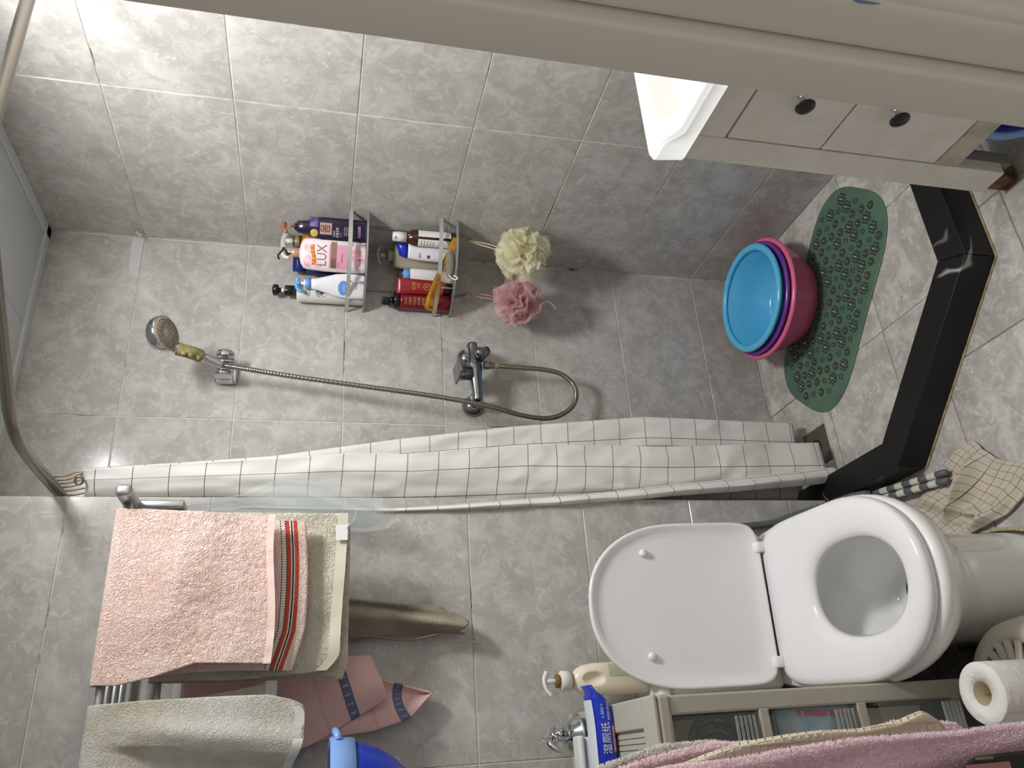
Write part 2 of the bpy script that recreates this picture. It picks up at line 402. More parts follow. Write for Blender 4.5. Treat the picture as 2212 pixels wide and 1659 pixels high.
# floor: outer grid, then the shower floor cut to the curb
fl = obj('floor', *box(XL-TH, XR+TH, -1.2, YB+TH, -.12, -.0018), M_FGROUT); tag(fl, kind='structure')
gx = grid(XL, XR, .785, .3); gy = [-1.0, -.7, -.4, -.1, .2, .5, .805, 1.108, 1.418, 1.72, YF]
tile_plane(fl, (0, 0, 0), (1, 0, 0), (0, 1, 0), (0, 0, 1), gx, gy, M_FLOOR, 'f', .0035)
def clip(poly, a, b):                             # keep the left side of a->b
    out = []
    for i in range(len(poly)):
        p, q = poly[i], poly[(i+1) % len(poly)]
        sp = (b[0]-a[0])*(p[1]-a[1])-(b[1]-a[1])*(p[0]-a[0]); sq = (b[0]-a[0])*(q[1]-a[1])-(b[1]-a[1])*(q[0]-a[0])
        if sp >= 0: out.append(p)
        if (sp >= 0) != (sq >= 0):
            t = sp/(sp-sq); out.append((p[0]+(q[0]-p[0])*t, p[1]+(q[1]-p[1])*t))
    return out
SH = [(.63, 1.57), (.965, 1.21), (XR, 1.21), (XR, YB), (.63, YB)]
for x0, x1 in zip(grid(.6, XR, .977, .3), grid(.6, XR, .977, .3)[1:]):
    for y0, y1 in zip(grid(1.2, YB, 1.56, .29), grid(1.2, YB, 1.56, .29)[1:]):
        g = .0014; poly = [(x0+g, y0+g), (x1-g, y0+g), (x1-g, y1-g), (x0+g, y1-g)]
        for a, b in zip(SH, SH[1:]+SH[:1]): poly = clip(poly, a, b) if poly else poly
        if len(poly) < 3: continue
        cx, cy = sum(p[0] for p in poly)/len(poly), sum(p[1] for p in poly)/len(poly)
        o = obj('tile', *prism([(p[0]-cx, p[1]-cy) for p in poly], -.0045, .0025), M_FLOOR, fl); o.location = (cx, cy, 0)

# ceiling: metal panels, white edge profile, square lamp
ce = obj('ceiling', *box(XL-TH, XR+TH, YN-.12, YB+TH, ZC+.012, ZC+.1), M_DARKGAP); tag(ce, kind='structure')
M_CEIL = mat('ceiling_panel_white', (198, 202, 204), .35)
cx_ = [XL]+[XR-.035-.3*k for k in range(7, -1, -1) if XR-.035-.3*k > XL]+[XR]; cy_ = [YN]+[YB-.035-.3*k for k in range(6, -1, -1) if YB-.035-.3*k > YN]+[YB]
for x0, x1 in zip(cx_, cx_[1:]):
    for y0, y1 in zip(cy_, cy_[1:]):
        if x1-x0 < .05 and x1 == XR or y1-y0 < .05 and y1 == YB: continue
        if x0-.01 < LAMP[0] < x1+.01 and y0-.01 < LAMP[1] < y1+.01: LAMPCELL = (x0, x1, y0, y1); continue
        obj('panel', *box(x0+.0006, x1-.0006, y0+.0006, y1-.0006, ZC, ZC+.012, .0015, 1), M_CEIL, ce)
for g in (box(XR-.036, XR-.001, YN, YB-.001, ZC-.008, ZC+.004, .002, 1), box(XE, XR-.001, YB-.036, YB-.001, ZC-.008, ZC+.004, .002, 1), box(XL, XE, YF-.036, YF-.001, ZC-.008, ZC+.004, .002, 1)):
    o = obj('edge_profile', *g, mat('white_edge_profile', (205, 208, 208), .4), ce)
x0, x1, y0, y1 = LAMPCELL
lamp = thing('ceiling_lamp', 'square flat white lamp panel set in the bathroom ceiling', 'lamp', ((x0+x1)/2, (y0+y1)/2, ZC-.001))
hw = (x1-x0)/2
obj('lamp_frame', *join([box(-hw, hw, -hw, -hw+.012, -.004, .012), box(-hw, hw, hw-.012, hw, -.004, .012), box(-hw, -hw+.012, -hw+.012, hw-.012, -.004, .012), box(hw-.012, hw, -hw+.012, hw-.012, -.004, .012)]), M_WHITEP, lamp)
me_, nt_, b_ = nt_of('lamp_diffuser'); b_.inputs['Base Color'].default_value = (.9, .9, .9, 1); b_.inputs['Emission Color'].default_value = (.985, .992, .992, 1); b_.inputs['Emission Strength'].default_value = LAMP_STRENGTH
obj('diffuser', *box(-hw+.012, hw-.012, -hw+.012, hw-.012, -.002, .01), me_, lamp)

# door frame on the right: lining, raised stop and casing
C = .42
df = thing('door_1', None, None, (0, 0, 0)); df['kind'] = 'structure'
obj('door_stop', *box(C, C+.06, .3245, .3615, 0, DZ, .004, 3), M_PAINT, df, True)
obj('door_lining', *box(C+.011, C+.06, .284, .3245, 0, DZ, .009, 4), M_PAINT, df, True)
obj('casing', *box(C+.014, C+.09, .278, .30, 0, DZ+.06, .006, 3), M_PAINT, df, True)
obj('door_stop', *box(DX0-.01, DX0+.02, .3245, .3615, 0, DZ, .004, 3), M_PAINT, df, True)
obj('door_lining', *box(DX0-.04, DX0+.01, .23, .3245, 0, DZ, .004, 3), M_PAINT, df, True)
obj('door_head', *box(DX0-.04, C+.06, .23, .3615, DZ, DZ+.04, .004, 3), M_PAINT, df, True)

# ------------------------------------------------------------------ shower curb
cb = thing('trim_1', None, None); tag(cb, kind='structure')
CH = .083
A0, A1, A2, A3 = (1.508, 1.173), (.951, 1.173), (.588, 1.557), (.588, YF-.002)
B0, B1, B2, B3 = (1.508, 1.250), (.983, 1.250), (.662, 1.588), (.662, YB-.002)
def cseg(p): return obj('curb_stone', *prism(p, .0008, CH, .0015), M_BLACKMARBLE, cb)
e = .0008
cseg([A1, A0, B0, B1]); cseg([(A2[0]+e, A2[1]+e), (A1[0]-e, A1[1]+e), (B1[0]-e, B1[1]), (B2[0]+e, B2[1])]); cseg([(A3[0]+.0165, YB-.002), (A3[0]+.0165, YF-.001), A3, (A2[0], A2[1]+e), (B2[0], B2[1]+e), B3])
M_CAULK = mat('stained_caulk', (176, 160, 126), .8, var=(60, (140, 118, 84)))
obj('caulk_joint', *tube([(1.5, 1.172, .001), (.951, 1.172, .001), (.587, 1.557, .001), (.587, 1.86, .001)], .0035, 6), M_CAULK, cb, True)

# floor drain with round hole under the curtain
dr = thing('floor_drain', 'square grey metal floor drain beneath the curtain hem', 'drain', (.792, 1.945, .003))
def ring_plate(hs, r, z0, z1, n=32):
    outer = []
    for j in range(n):
        a = 2*pi*j/n; c, s = math.cos(a), math.sin(a); k = hs/max(abs(c), abs(s)); outer.append((c*k, s*k))
    inner = [(r*math.cos(2*pi*j/n), r*math.sin(2*pi*j/n)) for j in range(n)]
    rings = [[(x, y, z0) for x, y in outer], [(x, y, z1) for x, y in outer], [(x, y, z1) for x, y in inner], [(x, y, z0-.0) for x, y in inner]]
    return loft(rings, True, False, False, True)
obj('drain_plate', *ring_plate(.055, .024, 0, .004), mat('drain_metal', (112, 107, 98), .45, .6), dr)
obj('drain_cup', *lathe([(.0235, .003), (.021, .0012), (.0001, .0012)], 24, cap0=False), M_DARKGAP, dr, True)

# ------------------------------------------------------------------ green massage mat
MC = Vector((1.168, 1.718, .0026)); ang = math.atan2(1.96-1.476, .93-1.401)
mt = thing('bath_mat', 'green rubber massage mat with flower shaped nubs on the shower floor', 'mat', MC, ang)
M_MAT = mat('green_rubber', (88, 116, 94), .38, var=(9, (76, 104, 92)))
M_MATD = mat('dark_green_nub', (56, 62, 48), .5); M_MATR = mat('ring_green', (66, 98, 90), .35); M_STUD = mat('pale_stud', (205, 205, 190), .25)
HL, HW = .330, .186
def matpt(a):
    c, s = math.cos(a), math.sin(a)
    x = HL*math.copysign(abs(c)**.86, c); wv = HW*(1-.10*math.cos(pi*x/HL*.9)*0.9) if abs(x) < HL else HW
    return (x, math.copysign(abs(s)**.62, s)*wv)
mo = [matpt(2*pi*j/72) for j in range(72)]
obj('mat_body', *loft([[(x, y, 0) for x, y in mo], [(x, y, .003) for x, y in mo], [(x*.985, y*.975, .0045) for x, y in mo]]), M_MAT, mt, False)
def flower_mesh(name, rp, n, rr, hh, m1, m2):
    parts = [lathe([(rr, 0), (rr*.95, hh*.55), (rr*.5, hh), (.0002, hh)], 8, origin=(rp*math.cos(2*pi*k/n), rp*math.sin(2*pi*k/n), 0), cap0=False) for k in range(n)]
    v1, f1 = join(parts); s = lathe([(rr*.34, 0), (rr*.3, hh*1.6), (.0002, hh*1.7)], 6, cap0=False)
    pts = [box(-.0010+rp*math.cos(2*pi*k/n), .0010+rp*math.cos(2*pi*k/n), -.0010+rp*math.sin(2*pi*k/n), .0010+rp*math.sin(2*pi*k/n), hh*.9, hh*1.15) for k in range(n)] if n == 6 else []
    v2, f2 = join([s]+pts[::1]); me = D.meshes.new(name); me.from_pydata([tuple(p) for p in v1+v2], [], f1+[tuple(i+len(v1) for i in q) for q in f2])
    me.materials.append(m1); me.materials.append(m2)
    for i, p in enumerate(me.polygons): p.material_index = 0 if i < len(f1) else 1; p.use_smooth = i < len(f1)
    return me
BIG = flower_mesh('flower_nub', .0120, 6, .0075, .0035, mat('dark_flower', (50, 66, 58), .5), M_STUD)
SMALL = flower_mesh('small_flower_nub', .0078, 8, .0048, .003, M_MATD, M_STUD)
_v, _f = loft([[(r*math.cos(2*pi*j/12), r*math.sin(2*pi*j/12), z) for j in range(12)] for r, z in ((.0085, 0), (.0082, .003), (.0062, .003), (.006, 0))], True, False, False)
RING = D.meshes.new('suction_ring'); RING.from_pydata(_v, [], _f); RING.materials.append(M_MATR)
def inside(x, y, mg):
    a = math.atan2(y/HW, x/HL); return math.hypot(x, y) < math.hypot(*matpt(a))-mg and abs(y) < HW-mg
row = 0
for iy in range(-4, 5):
    for ix in range(-9, 10):
        x = ix*.037+(.0185 if iy % 2 else 0)+.004; y = iy*.0335
        k = (ix+2*iy+(1 if iy % 2 else 0)) % 3
        if not inside(x, y, .025): continue
        me = (BIG, RING, SMALL)[k] if (ix+iy) % 7 else SMALL
        o = D.objects.new({'flower_nub': 'flower_nub', 'small_flower_nub': 'small_flower_nub', 'suction_ring': 'suction_ring'}[me.name.split('.')[0]], me)
        COL.objects.link(o); o.parent = mt; o.location = (x+random.uniform(-.002, .002), y+random.uniform(-.002, .002), .0045); o.rotation_euler = (0, 0, .5)
    row += 1

# ------------------------------------------------------------------ three nested wash basins on the mat
def basin_obj(name, label, loc, R0, rim_r, rim_t, h, rb, m, thick=.003):
    t = thing(name, label, 'basin', loc)
    prof = [(rb*.95, 0), (rb, .004), (rb+.003, .012), (lerp(rb, R0, .62), h*.55), (R0-.012, h-.012), (R0-.004, h-.003)]
    pin = [(R0-.007, h-.004), (R0-.015, h-.014), (lerp(rb, R0, .62)-thick, h*.55), (rb-thick, .014), (rb*.9, .006), (.0002, .006)]
    obj('bowl', *lathe([(.0002, 0)]+prof+pin, 56, cap0=False, cap1=False), m, t, True)
    rr = [(R0-.005+rim_t*math.cos(a)*.9, h-.003+rim_t*math.sin(a)*.62) for a in [2*pi*k/10 for k in range(10)]]
    obj('rim', *loft([[(r*math.cos(2*pi*j/56), r*math.sin(2*pi*j/56), z) for j in range(56)] for r, z in rr], True, False, False, True), m, t, True)
    return t
BX, BY = 1.264, 1.868
basin_obj('wash_basin', 'large deep pink plastic basin, lowest of the nested three on the mat', (1.268, 1.880, .0075), .187, .178, .0125, .120, .136, mat('pink_basin', (226, 106, 150), .22))
basin_obj('wash_basin', 'purple plastic basin nested between the blue and pink ones', (1.264, 1.874, .0165), .1745, .17, .0115, .130, .118, mat('purple_basin', (112, 58, 158), .22))
basin_obj('wash_basin', 'light blue plastic basin on top of the nested three', (1.260, 1.868, .0255), .1645, .165, .0125, .146, .108, mat('sky_basin', (92, 184, 226), .2))

# ------------------------------------------------------------------ toilet
TO = thing('toilet', 'white ceramic toilet with its lid raised against the cistern', 'toilet', (.300, YF, 0), math.radians(-3.7))
def dshape(w, yr, yf, yc, z, n=56, pr=5.0, pf=2.15, cx=0):
    out = []
    for j in range(n):
        a = 2*pi*j/n; c, s = math.cos(a), math.sin(a)
        p = pf if s >= 0 else pr
        x = math.copysign(abs(c)**(2/p), c)*w; y = math.copysign(abs(s)**(2/p), s)*((yf-yc) if s >= 0 else (yc-yr))+yc
        out.append((cx+x, -y, z))
    return out
body = [(.116, .04, .600, .40, 0), (.114, .04, .592, .40, .03), (.112, .04, .586, .40, .12), (.115, .04, .588, .40, .19), (.122, .04, .600, .41, .245), (.138, .04, .625, .42, .285),
        (.160, .04, .660, .43, .325), (.178, .04, .692, .44, .362), (.184, .04, .704, .44, .385), (.183, .042, .703, .44, .398), (.177, .05, .696, .44, .4045)]
rings = [dshape(w, a, b, c, z) for w, a, b, c, z in body]
inner = [(.132, .26, .630, .45, .4045), (.127, .265, .624, .45, .40), (.126, .262, .626, .45, .385), (.130, .258, .634, .45, .36), (.120, .275, .622, .45, .325), (.117, .28, .618, .45, .318), (.10, .31, .60, .46, .27), (.075, .315, .55, .43, .225), (.042, .33, .45, .39, .20)]
rings += [dshape(w, a, b, c, z, pr=2.2, pf=2.2) for w, a, b, c, z in inner]
obj('bowl', *loft(rings), M_CERAMIC, TO, True)
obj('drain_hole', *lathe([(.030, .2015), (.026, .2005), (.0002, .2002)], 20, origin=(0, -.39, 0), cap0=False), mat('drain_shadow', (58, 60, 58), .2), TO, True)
obj('cistern', *box(-.182, .178, -.148, -.017, .40, .686, .018, 4), M_CERAMIC, TO, True)
obj('cistern_lid', *box(-.188, .184, -.152, -.015, .688, .718, .010, 3), M_CERAMIC, TO, True)
obj('flush_button', *lathe([(.021, .718), (.021, .722), (.018, .724), (.0002, .724)], 24, origin=(.0, -.08, 0)), M_CHROME, TO, True)
# seat ring
so = lambda w, a, b, z: dshape(w, a, b, .455, z, 64, 7.0, 2.15)
si = lambda k, z: [(x, y, z) for x, y, _ in dshape(.094+k, .344-k, .630+k, .485, z, 64, 2.3, 2.15)]
seat_r = [so(.1735, .178, .688, .4065), so(.178, .173, .692, .411), so(.178, .173, .692, .421), so(.174, .177, .688, .4275), so(.164, .185, .678, .4305), si(.030, .430), si(.012, .4265), si(.002, .420), si(-.002, .411), si(.002, .4065)]
seat = obj('seat', *loft(seat_r, True, False, False, True), M_SEATPL, TO, True)
# raised lid: x across, d up from the hinge, n towards the room
def lidpt(x, d, n): return (x+.012, -.176+.088*d-n*.996, .434+.996*d+.088*n)
def lidring(w, d0, d1, dc, n, pr=9.0, pf=2.25):
    out = []
    for j in range(64):
        a = 2*pi*j/64; c, s = math.cos(a), math.sin(a); p = pf if s >= 0 else pr
        out.append(lidpt(math.copysign(abs(c)**(2/p), c)*w, math.copysign(abs(s)**(2/p), s)*((d1-dc) if s >= 0 else (dc-d0))+dc, n))
    return out
lr = [lidring(.01, .2, .22, .21, -.009), lidring(.155, .025, .395, .20, -.008), lidring(.178, .006, .420, .20, -.004), lidring(.184, 0, .428, .20, .004), lidring(.1835, .001, .4275, .20, .010), lidring(.181, .003, .425, .20, .0125),
      lidring(.176, .007, .420, .20, .0118), lidring(.168, .016, .411, .20, .004), lidring(.150, .034, .390, .20, .0015), lidring(.125, .06, .36, .20, .0004), lidring(.01, .2, .22, .21, 0)]
lid = obj('lid', *loft(lr), M_SEATPL, TO, True)
for x, d in ((.117, .287), (-.111, .293)):
    p = Vector(lidpt(x-.0, d, 0)); q = Vector(lidpt(x, d, .012))
    obj('bumper', *lathe([(.0095, 0), (.0095, .006), (.007, .0105), (.0002, .012)], 18, axis=q-p, origin=p), M_SEATPL, lid, True)
for x in (-.124, .134):
    obj('hinge', *box(x-.0125, x+.0125, -.200, -.150, .428, .450, .004, 2), M_SEATPL, TO, True)
obj('base_caulk', *tube([(x, y, .003) for x, y, _ in dshape(.121, .04, .606, .40, 0)[:30]], .0042, 6), mat('toilet_caulk', (190, 182, 152), .8, var=(80, (140, 124, 78))), TO, True)

# ------------------------------------------------------------------ drawer tower beside the toilet
CX0, CX1, CY0, CY1, CT = -.27, .088, 1.372, 1.845, .888
ct = thing('drawer_cabinet', 'beige plastic drawer tower with clear drawer fronts beside the toilet', 'cabinet', ((CX0+CX1)/2, (CY0+CY1)/2, 0))
hx, hy = (CX1-CX0)/2, (CY1-CY0)/2
TIERS = [(.856, .687), (.667, .487), (.467, .281), (.261, .05)]
M_GREYT = sheer('thin_beige_plastic', (214, 208, 192), 1.0, .5)
obj('frame', *join([box(-hx, -hx+.033, -hy, -hy+.03, 0, .855, .004), box(hx-.033, hx, -hy, -hy+.03, 0, .855, .004)]+[box(-hx+.03, hx-.03, -hy, -hy+.028, z-.02, z, .003) for z in (.873, .687, .487, .281, .05)]), M_GREYP, ct)
for s in (-1, 1): obj('side_panel', *box(min(s*hx, s*(hx-.004)), max(s*hx, s*(hx-.004)), -hy+.03, hy, 0, .855, 0), M_GREYT, ct)
obj('back_panel', *box(-hx+.004, hx-.004, hy-.004, hy, 0, .855), M_GREYT, ct)
obj('top_panel', *box(-hx-.002, hx+.002, -hy-.004, hy+.004, .855, .8795, .006, 2), M_GREYP, ct)
obj('top_rim', *box(-hx-.002, hx+.002, -hy-.004, -hy+.055, .8796, .888, .003, 2), M_GREYP, ct)
obj('top_rim', *box(-hx-.002, hx+.002, hy-.02, hy+.004, .8796, .894, .003, 2), M_GREYP, ct)
for xa, xb in ((-hx-.002, -hx+.05), (hx-.05, hx+.002)): obj('top_rim', *box(xa, xb, -hy+.0552, hy-.0202, .8796, .888, .003, 2), M_GREYP, ct)
for k in range(26):
    x = -hx+.06+k*.0098
    obj('rib', *box(x, x+.0084, -hy+.066, hy-.10, .879, .8825, .0008, 1), M_GREYP, ct)
M_CLEAR = clear_plastic('clear_drawer_plastic', (206, 210, 208), .08); M_CLEARRIB = clear_plastic('clear_ribbed_plastic', (206, 210, 208), .42)
for k, (z1, z0) in enumerate(TIERS):
    dy = -.03 if k == 2 else 0
    dw = obj('drawer', *join([box(-hx+.035, hx-.035, -hy+dy+.002, -hy+dy+.005, z0+.003, z1-.006), box(-hx+.035, -hx+.038, -hy+dy+.005, hy-.05, z0+.003, z1-.016), box(hx-.038, hx-.035, -hy+dy+.005, hy-.05, z0+.003, z1-.016), box(-hx+.038, hx-.038, -hy+dy+.005, hy-.05, z0+.003, z0+.006)]), M_CLEAR, ct)
    for j in range(5): obj('ridge', *box(.06, hx-.04, -hy+dy-.001, -hy+dy+.002, z0+.010+j*.0085, z0+.0145+j*.0085), M_CLEARRIB, dw)
    obj('handle', *join([box(-.06, .055, -hy+dy-.016, -hy+dy-.011, z0+.002, z0+.032, .002, 1), box(-.06, -.054, -hy+dy-.013, -hy+dy+.003, z0+.002, z0+.032), box(.049, .055, -hy+dy-.013, -hy+dy+.003, z0+.002, z0+.032), box(-.06, .055, -hy+dy-.013, -hy+dy+.003, z0+.001, z0+.005)]), M_GREYP, dw)

# contents seen through the clear fronts
ym = CY0+.030
M_CABLE = mat('black_cable', (38, 38, 42), .5)
cbl = thing('coiled_cable', 'thick black coiled cable inside the top clear drawer', 'cable', (0, 0, 0))
for k in range(4):
    cxk, czk, rx, rz = -.02-.012*k, .760-.004*k, .075-.006*k, .056-.005*k
    obj('cable_loop', *tube([(cxk+rx*math.cos(a*pi/8), ym+.009*k+.006*math.sin(a), czk+rz*math.sin(a*pi/8)) for a in range(17)], .0072, 8, 40), M_CABLE, cbl, True)
obj('plug_block', *box(-.13, -.01, ym+.012, ym+.05, .6935, .74, .012, 3), M_CABLE, cbl, True)
pk = thing('plastic_packet', 'blue, white and pink plastic packet in the middle clear drawer', 'packet', (.028, ym, .4935))
B_ = Bottle([(0, .036, .014, 3), (.05, .037, .022, 2.4), (.1, .036, .018, 2.4), (.145, .035, .003, 3)])
obj('pouch', *B_.geo(), mat('packet_blue', (150, 186, 214), .35, var=(30, (214, 224, 232))), pk, True)
for i, x in enumerate((-.018, .016)): B_.patch(x-.006, x+.006, .01, .11, mat('packet_pink', (206, 92, 128), .4), pk, 'pink_band', shape=lambda a, b, i=i: (a+(.12 if i == 0 else -.10)*(.06-b)*1.2*.5, b))
tp = thing('tissue_pack', 'white paper tissue pack in the middle clear drawer', 'tissue pack', (-.06, ym, .4935))
B_ = Bottle([(0, .043, .02, 5), (.008, .045, .024, 5), (.085, .045, .024, 5), (.095, .043, .02, 5)])
obj('wrapper', *B_.geo(), mat('tissue_wrapper', (214, 210, 200), .5), tp, True)
for x in (-.018, .016): B_.patch(x-.001, x+.001, .02, .06, mat('print_grey', (120, 118, 120), .6), tp, 'printed_line')
for z1, z0 in TIERS[:3]: obj('bounce_board', *box(-hx+.039, hx-.039, -hy+.085, -hy+.088, z0+.006, z1-.02), mat('inner_beige', (240, 234, 216), .6), ct)  # pale boards added close behind the contents to brighten the drawer insides
wc = thing('white_cord', 'pale coiled cord inside the open third drawer', 'cord', (0, 0, 0))
obj('cord_loop', *tube([(-.03+.06*math.cos(a*pi/8), ym-.02, .36+.05*math.sin(a*pi/8)) for a in range(17)], .006, 8, 40), mat('pale_cord', (168, 164, 150), .5), wc, True)

# ------------------------------------------------------------------ on top of the drawer tower
TOPZ = .8827
# wet wipe pack
wp = thing('wet_wipe_pack', 'blue pack of wet toilet wipes with white lettering on the drawer tower', 'wipes', (.028, 1.600, TOPZ), math.radians(-2))
M_WIPE = mat('wipe_blue', (22, 40, 168), .3, var=(14, (30, 60, 196))); M_WIPEW = mat('wipe_white', (222, 226, 230), .35)
secs = []
HWp = .088
def wipe_ring(x):
    k = abs(x)/HWp; e = max(0, 1-k**4)**.5
    hy_, hz = .034*(.86+.14*e), .004+.0185*e
    zc = .0226*e+.026*(1-e) + (.012 if x > 0 else 0)*(k**3)
    return [(x, hy_*cy, zc+hz*cz+.003*math.sin(9*x*60)*0) for cy, cz in superel(1, 1, 3.2, 28)]
xs_ = [-HWp*1.12]+[-HWp+2*HWp*i/22 for i in range(23)]+[HWp*1.14]
rg = [wipe_ring(max(-HWp*.9999, min(HWp*.9999, x))) for x in xs_]
rg[0] = [(xs_[0], p[1]*.96, p[2]) for p in rg[1]]; rg[-1] = [(xs_[-1], p[1]*.96, p[2]+.008) for p in rg[-2]]
w_ = obj('wrapper', *loft(rg), M_WIPE, wp, True)
def wipe_pt(x, z, off=.0008):
    k = abs(x)/HWp; e = max(0, 1-k**4)**.5; hy_, hz = .034*(.86+.14*e), .004+.0185*e; zc = .0226*e+.026*(1-e)+(.012 if x > 0 else 0)*(k**3)
    q = max(-1, min(1, (z-zc)/hz)); return (x, -hy_*max(0, 1-abs(q)**3.2)**(1/3.2)-off, z)
def wipe_text(st, size, x, z, m, name='lettering', width=None):
    v, f = text_geo(st, size, width); obj(name, [wipe_pt(x+p[0], z+p[1]) for p in v], f, m, w_)
M_TXW = mat('white_print', (236, 238, 242), .5)
wipe_text('湿厕纸', .019, .004, .0235, M_TXW)
wipe_text('棉柔加厚 温和洁净', .0056, .052, .017, M_TXW, width=.034)
wipe_text('△ 湿厕纸 ▽', .0065, .052, .029, M_TXW, width=.026)
V, Q, _ = sheet(lambda a, b: wipe_pt(lerp(-.022, .026, a), lerp(.0065, .0125, b), .0006), 8, 2); obj('pink_band', V, Q, mat('wipe_pink', (226, 112, 128), .4), w_)
wipe_text('清洁呵护 可冲散', .0046, .002, .0095, M_TXW, width=.042)
top_i = [j for j in range(28) if superel(1, 1, 3.2, 28)[j][1] > .80]
tf = [[(p[0], p[1], p[2]+.0009) for p in (wipe_ring(x)[j] for j in top_i)] for x in [-HWp*.93+2*HWp*.88*i/16 for i in range(17)]]
obj('top_film', *loft(tf, False, False, False), M_WIPEW, wp, True)
obj('flap', *box(-.02, .045, -.012, .016, .0424, .0442, .0007, 1), mat('flap_grey', (198, 204, 212), .3), wp)
# white plastic box
bx_ = thing('plastic_box', 'white translucent lidded plastic box behind the blue wipe pack', 'box', (-.036, 1.660, TOPZ))
M_TW = mat('milky_plastic', (216, 219, 216), .35)
obj('box_body', *box(-.073, .073, -.019, .019, 0, .044, .008, 3), M_TW, bx_, True)
obj('box_lid', *box(-.076, .076, -.0215, .0215, .0442, .059, .006, 3), M_TW, bx_, True)
# dolphin jar
jr = thing('dolphin_jar', 'green glass jar with a chrome lid topped by two leaping dolphins', 'jar', (.039, 1.735, .0), math.radians(25))
jz = TOPZ+.0002
obj('jar_body', *lathe([(.034, jz), (.037, jz+.004), (.037, jz+.022), (.035, jz+.0255)], 32), mat('green_glass', (78, 112, 70), .12, spec=.6, var=(20, (40, 96, 120))), jr, True)
jz -= .018
obj('jar_lid', *lathe([(.046, jz+.044), (.0465, jz+.046), (.044, jz+.049), (.034, jz+.062), (.026, jz+.070), (.0245, jz+.071), (.0235, jz+.0735), (.021, jz+.0745), (.0002, jz+.0755)], 36), M_CHROME, jr, True)
def dolphin(sx, ang0, zoff, name='dolphin'):
    pth = [(-.020, 0, .006), (-.014, 0, .022), (.0, 0, .036), (.016, 0, .038), (.030, 0, .028), (.038, 0, .018)]
    g = tube(pth, lambda t: .0012+.0068*math.sin(pi*min(1, t*.92+.06))**.8 if t < .9 else lerp(.0035, .0012, (t-.9)/.1), 12, 26)
    fin = loft([[(.002, -.0012, .040), (.012, -.0012, .043), (.010, .0012, .043), (.002, .0012, .040)], [(-.004, -.0004, .052), (-.002, -.0004, .053), (-.002, .0004, .053), (-.004, .0004, .052)]])
    tail = loft([[(-.021, -.013, .001), (-.018, -.013, .001), (-.016, 0, .008), (-.021, 0, .009)], [(-.022, .013, .001), (-.019, .013, .001), (-.016, .001, .008), (-.021, .001, .009)]])
    fl_ = [loft([[(.020, s*.004, .030), (.024, s*.004, .028), (.024, s*.006, .030), (.020, s*.006, .032)], [(.010, s*.018, .022), (.012, s*.018, .021), (.012, s*.019, .022), (.010, s*.019, .023)]]) for s in (-1, 1)]
    return move(rot(xf(join([g, fin, tail]+fl_), Matrix.Scale(sx, 4)), ang0, 'Z'), 0, 0, jz+.074+zoff)
obj('dolphin', *dolphin(.95, math.radians(-160), .0), M_CHROME, jr, True)
obj('dolphin', *move(dolphin(.72, math.radians(20), .0), .004, -.006, .0), M_CHROME, jr, True)
obj('chrome_ball', *sph(.0065, (.012, .008, jz+.081)), M_CHROME, jr, True)

# cream pump bottle on the cistern
cbt = thing('pump_bottle', 'tall cream pump bottle with side grip on the end of the cistern', 'bottle', (.157, 1.795, .7185), math.radians(-3.7))
M_CREAM = mat('cream_plastic', (236, 226, 203), .35); M_GREENL = mat('pale_green_label', (184, 196, 166), .5)
BB = Bottle([(0, .032, .026, 3), (.004, .0345, .029, 3), (.075, .035, .029, 3), (.125, .0345, .0285, 3), (.15, .031, .026, 2.8), (.165, .024, .021, 2.4), (.172, .0165, .0165, 2), (.176, .016, .016, 2)])
zs_ = [.176*k/60 for k in range(61)]
BB2 = Bottle([(z, *BB.at(z)) for z in zs_]); V, Fc = BB2.geo(96)
for i, v in enumerate(V):                                            # finger dimple pressed into the front
    dx, dz = (v[0]-.001)/.0145, (v[2]-.131)/.026; k = dx*dx+dz*dz
    if v[1] < 0 and k < 1: V[i] = (v[0], v[1]+.012*(1-k)**.7, v[2])
obj('bottle_body', V, Fc, M_CREAM, cbt, True)
BB.patch(.004, .031, .03, .096, M_GREENL, cbt)
for k in range(6): BB.patch(.007, .029, .04+k*.006, .0415+k*.006, M_WHITEP, cbt, 'label_line', .0009, 6, 1)
obj('neck_ring', *lathe([(.0185, .176), (.0185, .179)], 24), mat('rust_ring', (176, 122, 70), .5), cbt, True)
obj('pump_collar', *lathe([(.021, .179), (.021, .201), (.019, .203)], 28), M_WHITEP, cbt, True)
obj('lock_ring', *lathe([(.012, .203), (.0145, .206), (.0145, .212), (.012, .213)], 20), mat('brown_lock_ring', (128, 92, 36), .5), cbt, True)
obj('pump_stem', *lathe([(.0062, .213), (.0054, .218), (.0066, .226), (.0056, .230), (.0056, .236)], 16), M_WHITEP, cbt, True)
obj('spout', *tube([(.020, -.001, .233), (.006, -.003, .240), (-.008, -.006, .240), (-.020, -.009, .236), (-.030, -.012, .228)], lambda t: .0052-.0018*t, 12, 16), M_WHITEP, cbt, True)

